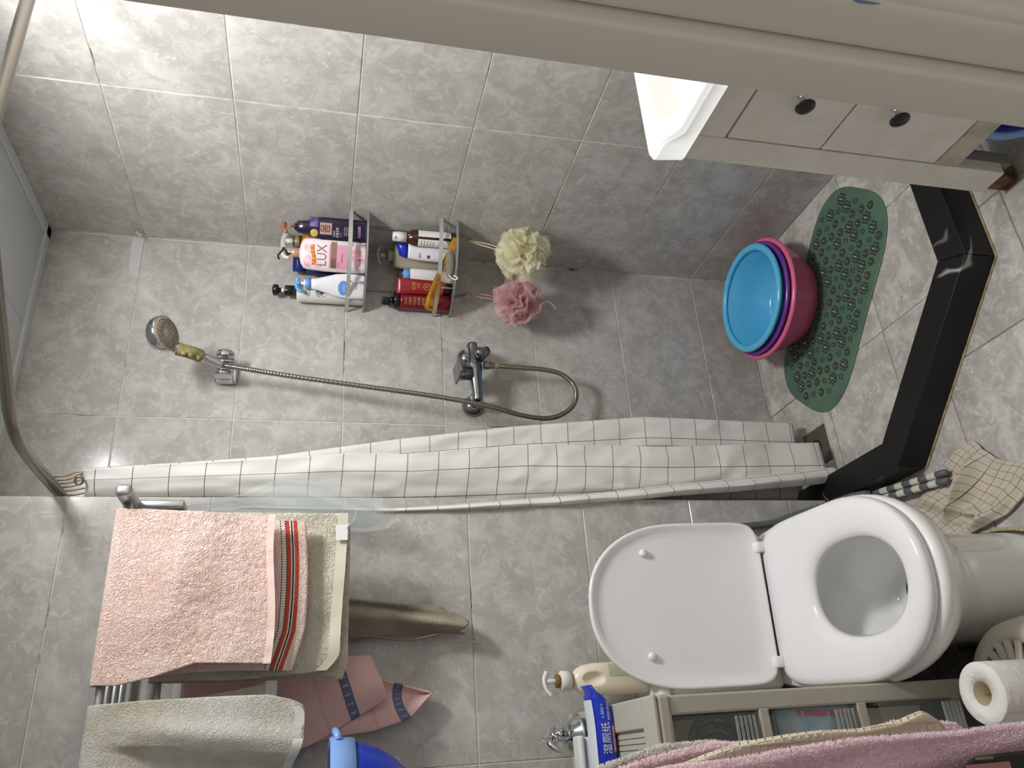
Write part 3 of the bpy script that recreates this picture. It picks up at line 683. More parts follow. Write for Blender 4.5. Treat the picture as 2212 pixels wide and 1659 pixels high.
# ------------------------------------------------------------------ vanity unit and basin
VX, VY0, VY1, VT = 1.062, .50, 1.098, .788
VN = thing('vanity_cabinet', 'white painted wooden vanity cabinet with two drawers under the basin', 'cabinet', (1.285, .80, 0))
def vb(name, x0, x1, y0, y1, z0, z1, m=M_VANITY, bev=.0015, par=None):
    return obj(name, *box(x0-1.285, x1-1.285, y0-.80, y1-.80, z0, z1, bev, 1), m, par or VN)
vb('post', VX, VX+.03, 1.034, VY1, .062, VT)
vb('post', VX, VX+.03, VY0, VY0+.064, .03, VT)
vb('leg', VX+.03, VX+.062, 1.036, VY1, .03, VT-.02, mat('leg_grey', (150, 152, 150), .6))
vb('leg', XR-.06, XR-.006, 1.036, VY1, .0, VT-.02); vb('leg', VX+.03, XR-.006, VY0, VY0+.03, .0, VT-.02)
vb('rotted_foot', VX+.004, VX+.05, 1.050, VY1-.004, .001, .066, mat('rotted_wood', (74, 44, 30), .9, bump=(90, .8, .006), var=(40, (140, 110, 72))), .006)
vb('side_panel', VX+.03, XR-.006, VY1-.016, VY1-.001, .20, VT-.002)
vb('top_rail', VX, VX+.02, VY0+.0652, 1.0328, .7225, VT)
vb('bottom_rail', VX, VX+.02, VY0+.0652, 1.0328, .186, .2405, M_VANSTAIN)
vb('floor_panel', VX+.03, XR-.006, VY0+.031, VY1-.02, .275, .288)
vb('gap_shade_sheet', VX+.022, VX+.028, VY0+.065, 1.033, .186, VT-.02, M_DARKGAP, 0)  # dark sheet just behind the drawer fronts, colours the gaps as shade
for z0, z1, kz in ((.5155, .7185, .633), (.2445, .5115, .433)):
    d = vb('drawer', VX-.001, VX+.018, VY0+.067, 1.0295, z0, z1)
    ky = .905
    kn = obj('knob', *lathe([(.0155, .026), (.0185, .0285), (.0175, .031), (.010, .0335), (.0002, .0342)], 28, axis=(-1, 0, 0), origin=(VX-1.285-.001, ky-.80, kz)), M_BLACK, d, True)
    obj('knob_stem', *lathe([(.0085, 0), (.0085, .003), (.005, .006), (.0045, .016), (.009, .026)], 20, axis=(-1, 0, 0), origin=(VX-1.285-.001, ky-.80, kz)), M_CHROME, kn, True)
vb('dark_edge_strip', VX-.0006, VX+.002, 1.040, VY1-.002, VT-.005, VT-.0006, M_DARKGAP, 0)  # thin dark strip along the top edge of the post

# basin: rectangular top with raised rim dipping along the front
BS = thing('sink', 'glossy white ceramic vanity basin with raised corner rim', 'sink', (1.28, .795, VT+.001))
bx0, bx1, by0, by1 = 1.042, 1.509, .47, 1.108
def basin_top(s, t):
    """height field of the basin: s across depth (front->wall), t along width (near->far)"""
    x, y = lerp(bx0, bx1, s), lerp(by0, by1, t)
    dfr, dw, d0, d1 = x-bx0, bx1-x, y-by0, by1-y
    side = min(d0, d1)
    rim = .066
    rc = .028
    def sm(a, b, v): v = max(0, min(1, (v-a)/(b-a))); return v*v*(3-2*v)
    low = sm(.055, .10, side)                       # away from the corners the front rim steps down
    h = rim-.030*low*(1-sm(.0, .30, dfr))
    inn = min(dfr-.052, side-.018, dw-.09)
    bowl = sm(0, .055, inn)
    lipr = .008*math.exp(-((dfr-.012)/.010)**2)*low-.006*math.exp(-((dfr-.032)/.009)**2)*low
    z = h+lipr-bowl*(h+.055)+.0*dw
    edge = min(dfr, d0, d1)
    z -= .010*(1-sm(0, .010, edge))
    if dw < .09: z = max(z, h)
    cx, cy = bx0+rc, by1-rc
    if x < cx and (y > cy or y < by0+rc):
        ax_, ay_ = cx-x, (y-cy if y > cy else by0+rc-y); mm = max(ax_, ay_); hl = math.hypot(ax_, ay_)
        if hl > 0: x = cx-ax_*mm/hl; y = (cy+ay_*mm/hl) if y > cy else (by0+rc-ay_*mm/hl)
    return (x-1.28, y-.795, z)
ns, nt = 56, 76
def warp(k): return k
V, Q, _ = sheet(lambda s, t: basin_top((s**1.35), .5+.5*math.copysign(abs(2*t-1)**.72, 2*t-1)), ns, nt)
# skirt down to the cabinet
idx = [i*(nt+1) for i in range(ns, -1, -1)]+[j for j in range(1, nt+1)]+[i*(nt+1)+nt for i in range(1, ns+1)]+[ns*(nt+1)+j for j in range(nt-1, 0, -1)]
base = len(V); V += [(V[i][0]*.985-.0, V[i][1]*.985, 0.0) for i in idx]; n_ = len(idx)
Q += [(idx[k], base+k, base+(k+1) % n_, idx[(k+1) % n_]) for k in range(n_)]; Q.append(tuple(range(base, base+n_)))
V = [(v[0], v[1], v[2]) for v in V]
b_o = obj('basin_body', V, Q, M_CERAMIC, BS, True)
obj('waste', *lathe([(.026, 0), (.026, .003), (.02, .004), (.0002, .004)], 24, origin=(.02, 0, -.0545)), M_CHROME, BS, True)
obj('tap', *join([lathe([(.024, .066), (.022, .075), (.020, .16), (.016, .165)], 24, origin=(.175, 0, 0)), tube([(.175, 0, .13), (.13, 0, .145), (.075, 0, .125)], .012, 12, 10), tube([(.175, 0, .165), (.19, 0, .18), (.15, 0, .195)], .007, 10, 8)]), M_CHROME, BS, True)

# blue basin stored on its side under the vanity
ub = basin_obj('wash_basin', 'navy plastic basin with a pale blue rim stored on its side under the vanity', (1.098, .862, .129), .118, .15, .012, .105, .085, mat('navy_basin', (34, 58, 168), .3))
ub.rotation_euler = (0, math.radians(-90), 0); ub.location = (1.205, .862, .132)
ub.children[1].data.materials[0] = mat('pale_blue_rim', (132, 172, 232), .3)

# ------------------------------------------------------------------ shower rod, curtain hooks, curtain
RZ = 2.04
rod = thing('shower_rod', 'angled stainless steel curtain rod below the ceiling', 'rod', (.63, 1.7, RZ))
def rp(x, y): return (x-.63, y-1.7, 0)
pts = [rp(.63, YB-.004), rp(.63, 2.0), rp(.63, 1.85), rp(.632, 1.70), rp(.640, 1.62), rp(.663, 1.565), rp(.70, 1.520), rp(.80, 1.413), rp(.92, 1.285), rp(.965, 1.243), rp(1.01, 1.217), rp(1.07, 1.21), rp(1.25, 1.21), rp(XR-.003, 1.21)]
obj('rod_tube', *tube(pts, .0125, 16, 90), M_STEEL, rod, True)
obj('rod_flange', *lathe([(.03, 0), (.03, .006), (.02, .012), (.0135, .02)], 28, axis=(0, -1, 0), origin=rp(.63, YB-.0005)), M_STEEL, rod, True)
obj('rod_flange', *lathe([(.03, 0), (.03, .006), (.02, .012), (.0135, .02)], 28, axis=(-1, 0, 0), origin=rp(XR-.0005, 1.21)), M_STEEL, rod, True)

# curtain as one sheet folded several times; path given as (bearing x/y, depth y)
HEM = [(.05, .416), (.53, .4035), (.945, .4015), (1.244, .384), (1.40, .383), (1.566, .3745), (1.80, .3645), (2.0, .3545)]
BACK = [(.05, .446), (.53, .449), (.943, .427), (1.243, .4055), (1.566, .378), (1.788, .367), (1.946, .3605), (2.0, .357)]
ROLL = [(.05, .3760), (.53, .3560), (.945, .3290), (1.3, .300), (2.0, .30)]
def cur_path(z):
    h, b, r = interp(HEM, z), interp(BACK, z), interp(ROLL, z)
    k = max(0, min(1, z/2.0)); c = .324
    lo = [(h, 1.862), (lerp(h, c, .45), 1.868), (lerp(h, c, .74), 1.905), (r-.010, 1.93), (r-.024, 1.872), (r-.012, 1.826), (r+.0005, 1.838), (r-.001, 1.875), (r-.010, 1.905), (min(r-.012, .345), 1.95), (.322, 1.975), (.318, 2.01), (.34, 2.045), (lerp(.33, b, .5), 2.035), (b-.006, 2.0), (b, 1.975), (b-.004, 1.958), (lerp(.34, b, .6), 1.965)]
    hi = [(h, 1.862), (lerp(h, c, .45), 1.872), (lerp(h, c, .9), 1.89), (.318, 1.92), (.318, 1.90), (.314, 1.875), (.314, 1.895), (.315, 1.915), (.316, 1.935), (.318, 1.955), (.317, 1.985), (.318, 2.02), (.325, 2.07), (lerp(.32, b, .5), 2.06), (b-.004, 2.02), (b, 1.995), (b-.003, 1.975), (lerp(.33, b, .6), 1.98)]
    return [Vector((lerp(p[0], q[0], k)*lerp(p[1], q[1], k), lerp(p[1], q[1], k), 0)) for p, q in zip(lo, hi)]
NU, NZ = 230, 190
Ztop = 1.985
def zbot(u): return .058 if u < .22 else (.045 if u < .46 else (.10 if u < .62 else .062))
rowsP = []
refp = sample(cur_path(.5), NU); arc = [0]
for a, b in zip(refp, refp[1:]): arc.append(arc[-1]+(b-a).length)
V, Q, UVs = [], [], []
for i in range(NZ+1):
    zf_ = i/NZ
    P = sample(cur_path(lerp(.06, Ztop, zf_)), NU)
    for j, p in enumerate(P):
        u = j/NU; z = lerp(zbot(u), Ztop-.012*math.sin(u*19), zf_)
        w = .007*fbm(u*14+z*4, z*7-u*9, 2.2, 1.0)*min(1, max(0, (1.7-z)/.8))+.0045*fbm(u*6, z*1.1, 3.1, 1.9)+.003*fbm(u*9, z*2.5, 1.7, 3.3)+.0022*fbm(u*22+z*6, z*9-u*14, 9, 1.0)
        aj = arc[j]; kz = min(1, max(.12, (1.8-z)/.9))
        w += kz*(.0050*(1-2.2*abs(fbm(aj*8+z*3.1, z*4.3-aj*5, 5.31, 1.0)))+.0032*(1-2.2*abs(fbm(aj*17-z*8, z*10+aj*6, 1.73, 1.0))))
        d = Vector((p.x, p.y, 0)).normalized()
        V.append((p.x-d.x*w, p.y-d.y*w, z)); UVs.append((arc[j]*1.02+.012, z+.0045*math.sin(u*9+z*2)))
for i in range(NZ):
    for j in range(NU):
        a = i*(NU+1)+j; Q.append((a, a+1, a+NU+2, a+NU+1))
M_CURT = uv_grid('curtain_cloth', (232, 230, 226), (78, 76, 76), .072, .078, .0016)
def crease(m):
    nt = m.node_tree; b = nt.nodes['Principled BSDF']; tc = N(nt, 'ShaderNodeTexCoord'); mp = N(nt, 'ShaderNodeMapping')
    mp.inputs['Rotation'].default_value = (.5, .6, .3); mp.inputs['Scale'].default_value = (1, 1, .55); L(nt, tc.outputs['Object'], mp.inputs['Vector'])
    n = N(nt, 'ShaderNodeTexNoise'); n.noise_type = 'RIDGED_MULTIFRACTAL'; n.inputs['Scale'].default_value = 9; n.inputs['Detail'].default_value = 3; n.inputs['Distortion'].default_value = .6
    L(nt, mp.outputs[0], n.inputs['Vector']); add_bump(nt, b, n.outputs[0], .55, .012)
crease(M_CURT)
CU = thing('shower_curtain', 'white shower curtain with thin grey grid lines bunched beside the toilet wall', 'curtain', (0, 0, 0))
cs = obj('curtain_sheet', V, Q, M_CURT, CU, True, UVs)
md = cs.modifiers.new('thickness', 'SOLIDIFY'); md.thickness = .0012; md.offset = 0
def torus(c, Rr, r, axis, n=18, k=8):
    rings = [[((Rr+r*math.cos(2*pi*b/k))*math.cos(2*pi*a/n), (Rr+r*math.cos(2*pi*b/k))*math.sin(2*pi*a/n), r*math.sin(2*pi*b/k)) for b in range(k)] for a in range(n)]
    g = loft(rings, True, False, False, True); q = Vector((0, 0, 1)).rotation_difference(Vector(axis)).to_matrix().to_4x4()
    return move(xf(g, q), *c)
hook_y = [1.868, 1.892, 1.915, 1.94, 1.968, 2.0, 2.035]
for k, y in enumerate(hook_y):
    hx_ = .657+.006*(k % 2)-.004*k*.3
    t = tag(obj('curtain_hook', *tube([(.630, y-.01, RZ+.0145), (.6445, y-.006, RZ+.006), (.647, y-.002, RZ-.010), (.652, y, RZ-.03), (hx_+.004, y+.002, RZ-.048), (hx_, y+.001, RZ-.062), (hx_-.006, y-.002, RZ-.055)], .0017, 8, 26), mat('hook_wire', (128, 112, 84), .3, 1.0), None, True),
            'wire curtain hook over the bunched end of the shower rod', 'hook', 'wire hooks holding the bunched curtain')
obj('grommet', *torus((.6375, 1.862, 1.984), .0085, .0028, (-.35, -.93, 0)), mat('grommet_brass', (150, 138, 110), .3, 1.0), CU, True)

# ------------------------------------------------------------------ shower mixer, hose, hand shower
MX = thing('shower_mixer', 'chrome wall mounted shower mixer with lever on the shower wall', 'mixer', (1.06, YB, 1.02))
def mp(x, y, z): return (x-1.06, y-YB, z-1.02)
for x, z in ((1.148, 1.022), (.984, 1.013)):
    obj('wall_flange', *lathe([(.034, 0), (.034, .004), (.030, .012), (.020, .022), (.014, .026)], 32, axis=(0, -1, 0), origin=mp(x, YB-.0004, z)), M_CHROMED, MX, True)
    obj('union_nut', *lathe([(.013, .02), (.013, .042), (.019, .044), (.019, .066), (.015, .068)], 10, axis=(0, -1, 0), origin=mp(x, YB, z)), M_CHROMED, MX, False)
obj('mixer_body', *tube([mp(.972, 2.073, 1.0135), mp(.985, 2.071, 1.014), mp(1.03, 2.068, 1.017), mp(1.075, 2.066, 1.02), mp(1.12, 2.068, 1.021), mp(1.155, 2.07, 1.022)], lambda t: .0155+.008*math.exp(-((t-.58)/.16)**2), 18, 24), M_CHROMED, MX, True)
obj('cartridge', *lathe([(.0215, .0), (.0215, .026), (.0225, .027), (.0225, .040)], 28, origin=mp(1.052, 2.062, 1.030)), M_CHROMED, MX, True)
lever = obj('lever', *box(-.026, .030, -.045, .026, .046, .053, .003, 3), M_CHROMED, MX, True)
lever.location = mp(1.052, 2.062, 1.026); lever.rotation_euler = (math.radians(6), math.radians(-4), math.radians(12))
obj('temperature_dot', *lathe([(.004, .0222), (.0035, .0238), (.0002, .024)], 12, axis=(0, -1, 0), origin=mp(1.046, 2.0615, 1.056)), mat('red_blue_dot', (90, 60, 70), .3), lever if False else MX, True)
obj('diverter_knob', *lathe([(.008, .0), (.008, .012), (.014, .018), (.0155, .034), (.010, .04)], 24, axis=(.35, -1, 0), origin=mp(1.098, 2.056, 1.008)), M_CHROMED, MX, True)
obj('spout_stub', *tube([mp(1.10, 2.066, 1.012), mp(1.118, 2.05, .992), mp(1.118, 2.04, .985)], lambda t: .017-.002*t, 16, 8), M_CHROMED, MX, True)
obj('outlet_nut', *lathe([(.0135, 0), (.0135, .016), (.011, .02), (.0095, .036)], 8, axis=(0, 0, -1), origin=mp(1.081, 2.062, .992)), M_CHROMED, MX)
HOSE = [(1.081, 2.062, .968), (1.080, 2.062, .93), (1.079, 2.064, .86), (1.078, 2.068, .80), (1.068, 2.074, .745), (1.040, 2.082, .708), (1.005, 2.088, .700), (.965, 2.085, .718), (.932, 2.08, .762), (.916, 2.07, .82), (.920, 2.055, .90), (.936, 2.035, 1.00), (.960, 2.035, 1.15), (.990, 2.05, 1.35), (1.018, 2.06, 1.55), (1.036, 2.06, 1.68), (1.037, 2.053, 1.715), (1.037, 2.047, 1.735)]
hs = thing('shower_hose', 'ribbed metal shower hose looping below the mixer', 'hose', (1.0, 2.07, 1.0))
hp = sample(HOSE, 900)
hlen = sum((b-a).length for a, b in zip(hp, hp[1:]))
g = tube([p-Vector((1.0, 2.07, 1.0)) for p in hp], lambda t: .0066+(.0009 if int(t*900) % 3 else -.0004), 10)
obj('hose_tube', *g, M_HOSE, hs, True)
obj('hose_end', *lathe([(.0085, 0), (.0095, .004), (.0095, .026), (.0075, .03)], 16, axis=(0, 0, -1), origin=(1.081-1.0, 2.062-2.07, .976-1.0)), M_RUBBER, hs, True)
# holder
HB = thing('shower_holder', 'chrome wall bracket holding the hand shower', 'bracket', (1.060, YB, 1.728))
obj('base_plate', *box(-.032, .032, -.016, -.0006, -.030, .030, .006, 3), M_CHROME, HB, True)
for x in (-.0285, .0285):
    obj('cheek', *join([lathe([(.0235, -.010), (.0255, -.008), (.0255, .008), (.0235, .010)], 28, axis=(1, 0, 0), origin=(x, -.062, .002)), box(x-.009, x+.009, -.062, -.012, -.022, .024, .004, 2)]), M_CHROME, HB, True)
    obj('cheek_ring', *lathe([(.0257, -.0015), (.0262, 0), (.0257, .0015)], 28, axis=(1, 0, 0), origin=(x, -.062, .002)), mat('grey_ring', (150, 152, 148), .4), HB, True)
# hand shower: handle from the holder up to the head
SHW = thing('hand_shower', 'chrome hand shower head with yellowed rubber grip sleeve', 'shower head', (1.06, 2.07, 1.75))
def sp_(x, y, z): return Vector((x-1.06, y-2.07, z-1.75))
hpth = [sp_(1.036, 2.046, 1.7295), sp_(1.050, 2.030, 1.7776), sp_(1.049, 2.002, 1.810), sp_(1.051, 1.988, 1.842), sp_(1.058, 1.972, 1.873)]
obj('handle', *tube(hpth, lambda t: .0105+.0045*min(1, t*2.2)-.001*t, 18, 30), M_CHROME, SHW, True)
sl = obj('grip_sleeve', *tube(sample(hpth, 30)[9:23], .0178, 20, 0), M_RUBBER, SHW, True)
ax_ = (sample(hpth, 30)[22]-sample(hpth, 30)[9]).normalized()
side_ = Vector((-.75, -.55, -.2)); side_ = (side_-ax_*side_.dot(ax_)).normalized()
for k, q in enumerate((11, 15, 19)):
    c = sample(hpth, 30)[q]+side_*.019
    obj('finger_bump', *sph(.0072, c, (1, 1, 1), 12, 8), M_RUBBER, sl, True)
hn = Vector((.02, -.52, -.85)).normalized(); hc = sp_(1.070, 1.950, 1.872)
obj('head_shell', *lathe([(.016, -.030), (.038, -.022), (.047, -.010), (.049, .0), (.0485, .012), (.046, .0135)], 40, axis=hn, origin=hc, cap1=False), M_CHROME, SHW, True)
fp = obj('face_plate', *lathe([(.046, .0125), (.043, .0142), (.0002, .0142)], 40, axis=hn, origin=hc, cap0=False), mat('face_grey', (172, 168, 158), .45), SHW, True)
q_ = Vector((0, 0, 1)).rotation_difference(hn).to_matrix()
nv = []
for rr, n in ((.019, 12), (.026, 18), (.033, 24), (.039, 28)):
    for k in range(n):
        a = 2*pi*k/n+rr*40; c = hc+q_ @ Vector((rr*math.cos(a), rr*math.sin(a), .014)); nv.append(lathe([(.0019, 0), (.0016, .0035), (.0002, .004)], 7, axis=hn, origin=c, cap0=False))
nz = obj('nozzles', *join(nv), mat('rusty_nozzle', (128, 104, 78), .6, var=(60, (86, 52, 34))), fp, True); nz['kind'] = 'stuff'
obj('face_centre', *lathe([(.013, .0143), (.012, .0152), (.0002, .0152)], 24, axis=hn, origin=hc, cap0=False), mat('face_centre', (160, 160, 156), .4), fp, True)

# ------------------------------------------------------------------ corner rack
CR = Vector((XR, YB, 0))
RK = thing('corner_rack', 'silver two-tier corner rack holding bottles in the shower corner', 'rack', (XR-.08, YB-.08, 1.06))
O_ = Vector((XR-.08, YB-.08, 1.06))
RR = .218
def arc(r, a0=pi, a1=1.5*pi, n=28): return [(XR-.0005+r*math.cos(lerp(a0, a1, i/n))-O_.x, YB-.0005+r*math.sin(lerp(a0, a1, i/n))-O_.y) for i in range(n+1)]
M_RACK = mat('rack_silver', (168, 168, 166), .42, .6)
PZ = (1.348, 1.078); HZ = (1.397, 1.127)
for pz, hz in zip(PZ, HZ):
    poly = [(XR-.003-O_.x, YB-.003-O_.y)]+[(min(x, XR-.003-O_.x), min(y, YB-.003-O_.y)) for x, y in arc(RR)]
    obj('shelf_plate', *prism(poly, pz-O_.z-.0022, pz-O_.z), M_RACK, RK)
    obj('shelf_lip', *strip([(x, y, pz-O_.z-.001) for x, y in arc(RR)], .006, .002), M_RACK, RK)
    obj('guard_hoop', *strip([(x, y, hz-O_.z) for x, y in arc(RR)], .012, .0028), mat('rack_bright', (196, 196, 194), .4, .5), RK)
    for a in (1.18*pi, 1.345*pi):
        x, y = XR+(RR-.003)*math.cos(a)-O_.x, YB+(RR-.003)*math.sin(a)-O_.y
        obj('strut', *lathe([(.0022, pz-O_.z), (.0022, hz-O_.z)], 8, origin=(x, y, 0)), mat('rack_bright', (196, 196, 194), .4, .5), RK, True)
for kx in (0, 1):
    if kx == 0: P0 = lambda z, d=0: (XR-.004-d, 2.005-d*.4, z)
    else: P0 = lambda z, d=0: (1.378-d*.3, YB-.004-d, z)
    tr = lambda p: (p[0]-O_.x, p[1]-O_.y, p[2]-O_.z)
    path = [tr(P0(1.42)), tr(P0(1.30)), tr(P0(1.10)), tr(P0(1.045)), tr(P0(1.030, .006)), tr(P0(1.022, .018)), tr(P0(1.030, .03)), tr(P0(1.038, .033))]
    obj('upright', *strip(path[:4], .010, .003, up=(0, 1, 0) if kx == 0 else (1, 0, 0)), M_RACK, RK)
    obj('hook', *tube(path[3:], .0035, 8, 16), M_RACK, RK, True)

def bottle(name, label, cat, x, y, z, face, secs, m, n=36, part='bottle_body'):
    t = thing(name, label, cat, (x, y, z), face)
    b = Bottle(secs); obj(part, *b.geo(n), m, t, True); return t, b
VIEW = lambda x, y: math.atan2(x, -y)+pi if False else math.atan2(y, x)+pi+pi/2     # local -y turned to the room
def face_to_cam(x, y): return math.atan2(-y, -x)+pi/2
Z1, Z2 = PZ[0]+.0004, PZ[1]+.0004
M_PRW = mat('print_white', (226, 222, 224), .5); M_PRK = mat('print_black', (26, 26, 28), .5); M_PRB = mat('print_brown', (150, 118, 100), .5)
M_ROSE = mat('rose_gold', (203, 160, 138), .3, .25)

# upper tier
t, b = bottle('pump_bottle', 'dark purple shampoo pump bottle with a pink square label on the upper tier', 'bottle', 1.473, 1.980, Z1, face_to_cam(1.473, 1.98),
              [(0, .033, .024, 5), (.004, .0345, .0255, 5), (.128, .0345, .0255, 5), (.150, .031, .0235, 4), (.168, .0225, .020, 3), (.176, .0205, .0195, 2.6), (.200, .0185, .0185, 2.4), (.206, .012, .012, 2)], mat('dark_purple', (38, 26, 52), .2))
pump(t, .206, .0105, mat('dark_purple', (38, 26, 52), .2), mat('copper_pump', (168, 112, 84), .3, .3), .026, .030, .003, (-.6, -.5), .003)
b.patch(-.016, .018, .103, .137, mat('rose_label', (186, 146, 132), .45), t)
b.text('몸', .03, .001, .120, M_PRK, t)
b.text('모발강화', .0105, -.008, .086, M_PRW, t, width=.03); b.text('자양윤모', .006, -.012, .096, M_PRW, t, width=.018)
b.text('샴푸', .009, -.014, .076, mat('print_lilac', (140, 96, 168), .5), t, width=.015)
for k in range(3): b.text('SHAMPOO CONDITION', .004, -.003, .066-k*.0055, M_PRW, t, width=.026)
b.patch(-.02, .015, .019, .028, mat('lilac_label', (142, 104, 166), .45), t)
fl_ = b.patch(.004, .033, .142, .166, mat('violet_tag', (84, 64, 128), .45), t, 'hang_tag', .0025)
b.text('두피모근', .0075, .017, .158, M_PRW, t, width=.024); b.text('모발강화', .0075, .017, .149, M_PRW, t, width=.024)
p_ = Vector(b.on(-.014, .153, .002))
obj('medal_sticker', *lathe([(.0115, 0), (.0115, .0012), (.0095, .0018), (.0002, .0018)], 24, axis=(-.2, -1, 0), origin=p_), mat('gold_sticker', (216, 190, 92), .35, .3), t, True)

t, b = bottle('pump_bottle', 'pink and white body wash pump bottle with large brown letters on the upper tier', 'bottle', 1.411, 2.025, Z1, face_to_cam(1.411, 2.025),
              [(0, .047, .028, 3.2), (.004, .0495, .030, 3.2), (.12, .050, .030, 3.2), (.17, .047, .029, 3), (.182, .043, .027, 2.8), (.190, .030, .022, 2.4), (.194, .014, .014, 2)], mat('pearl_white', (238, 226, 228), .28))
b.patch(-.0385, .032, .048, .108, mat('pink_label', (224, 158, 184), .4), t, nx=14)
b.patch(-.0385, .040, .086, .103, mat('bronze_band', (152, 116, 98), .4), t, off=.001, nx=14)
M_FLOWER = mat('pink_flower_print', (232, 160, 182), .4, var=(60, (244, 218, 226)))
def blob(cx, cz, rx, rz):
    return lambda x, z: (cx+rx*(x)*math.sqrt(max(0, 1-z*z/2)), cz+rz*z*math.sqrt(max(0, 1-x*x/2)))
for cx, cz, rx, rz in ((-.022, .168, .017, .013), (.018, .172, .012, .008), (-.006, .022, .030, .019), (.024, .034, .018, .016), (-.030, .140, .010, .012)):
    b.patch(-1, 1, -1, 1, M_FLOWER, t, 'flower_print', .0005, 10, 10, shape=blob(cx, cz, rx, rz))
b.text('LUX', .040, -.002, .128, M_PRB, t, width=.062)
b.patch(-.031, .028, .148, .159, mat('orange_ribbon', (206, 84, 40), .4), t, 'ribbon', .0009, 14, 2, shape=lambda x, z: (x, z+.003*math.sin(x*90)))
for k, ch in enumerate('劲爆特惠装'): b.text(ch, .0105, -.024+k*.0118, .1535+.003*math.sin((-.024+k*.0118)*90), mat('print_yellow', (248, 214, 60), .4), t)
b.text('植萃精油', .0095, -.022, .098, M_PRK, t, width=.026); b.text('香氛沐浴', .0095, -.022, .0905, M_PRK, t, width=.026)
b.text('水润嫩滑', .006, -.027, .080, M_PRB, t, width=.016); b.text('玫瑰香氛沐浴乳', .0065, -.008, .070, M_PRB, t, width=.028); b.text('持久留香滋养肌肤', .0055, -.020, .053, M_PRB, t, width=.032)
b.text('净含量: 700克', .0085, -.004, .017, M_PRK, t, width=.046)
pump(t, .192, .0135, M_ROSE, mat('pale_rose', (232, 206, 192), .3), .018, .030, .024, (-.55, -.83), .012, M_WHITEP)
p_ = Vector((-.006, -.006, .232))
hb = [p_+Vector((.012*math.cos(a*.9)+.01*math.sin(a*.37), .008*math.sin(a*1.3), -.020+.0042*a+.004*math.cos(a*2.1))) for a in range(11)]
obj('hair_tie', *tube(hb, .0026, 8, 80), mat('hair_tie_black', (24, 22, 24), .6), t, True)

t, b = bottle('pump_bottle', 'white lotion bottle with a black pump and black speckled print on the upper tier', 'bottle', 1.336, 2.119, Z1, face_to_cam(1.336, 2.119)+.12,
              [(0, .030, .029, 2), (.003, .0325, .0315, 2), (.188, .0325, .0315, 2), (.194, .032, .031, 2), (.198, .027, .027, 2), (.1995, .016, .016, 2)], mat('matte_white', (226, 226, 222), .4))
obj('pump_collar', *lathe([(.0165, .1995), (.0165, .232), (.015, .234)], 28), M_BLACK, t, True)
obj('pump_stem', *lathe([(.006, .234), (.006, .245)], 14), M_WHITEP, t, True)
obj('pump_sleeve', *lathe([(.0075, .245), (.0075, .251)], 14), M_BLACK, t, True)
obj('pump_head', *lathe([(.011, .251), (.0165, .254), (.0175, .258), (.0175, .266), (.012, .270), (.0002, .270)], 8), M_BLACK, t, True)
b.text('EIIOSEIN', .012, .006, .170, M_PRK, t, width=.032); b.text('EXTREMELY MOISTEN', .0055, .006, .160, M_PRK, t, width=.038)
for k in range(3): b.text('MOISTURIZING ESSENCE', .004, .004, .076-k*.0055, M_PRK, t, width=.022)
rnd = random.Random(3); parts = []
for k in range(420):
    rr = .019*min(1, abs(rnd.gauss(0, .5))); a = rnd.uniform(0, 2*pi); x, z = .002+rr*math.cos(a), .126+rr*math.sin(a); s = .0009+.0008*rnd.random()
    parts.append(([b.on(x-s, z, .0009), b.on(x, z-s*.6, .0009), b.on(x+s, z+s*.3, .0009), b.on(x, z+s, .0009)], [(0, 1, 2, 3)]))
o = obj('speckled_print', *join(parts), M_PRK, t); o['kind'] = 'stuff'

t, b = bottle('pump_bottle', 'white curvy lotion bottle with sky blue pump on the upper tier', 'bottle', 1.336, 2.0725, Z1, face_to_cam(1.336, 2.0725)-.05,
              [(0, .034, .0125, 3), (.004, .037, .014, 3), (.05, .038, .014, 2.8), (.085, .034, .0145, 2.6), (.115, .025, .0145, 2.4), (.14, .018, .0145, 2.2), (.158, .0155, .0145, 2)], mat('lotion_white', (234, 232, 236), .3))
for i in range(1): b.patch(-1, 1, -1, 1, mat('blue_oval', (96, 150, 224), .4), t, 'blue_oval', .0005, 12, 12, shape=blob(-.006, .062, .022, .016))
b.text('CARING', .005, -.006, .060, M_WHITEP, t, width=.024); b.text('保湿润肤乳', .006, .004, .024, mat('print_blue', (70, 98, 180), .5), t, width=.024)
M_SKY = mat('sky_pump', (104, 164, 232), .3)
obj('pump_collar', *lathe([(.0165, .158), (.0165, .172), (.0155, .173)], 26), M_SKY, t, True)
obj('white_ring', *lathe([(.0125, .173), (.0115, .178), (.005, .179), (.005, .190)], 20), M_WHITEP, t, True)
obj('pump_head', *tube([(.014, .004, .196), (0, 0, .1985), (-.012, -.010, .198), (-.022, -.018, .190), (-.024, -.020, .184)], lambda t: .0075-.003*t, 12, 14), M_SKY, t, True)
obj('pump_stem', *lathe([(.0075, .188), (.0075, .198)], 14), M_SKY, t, True)

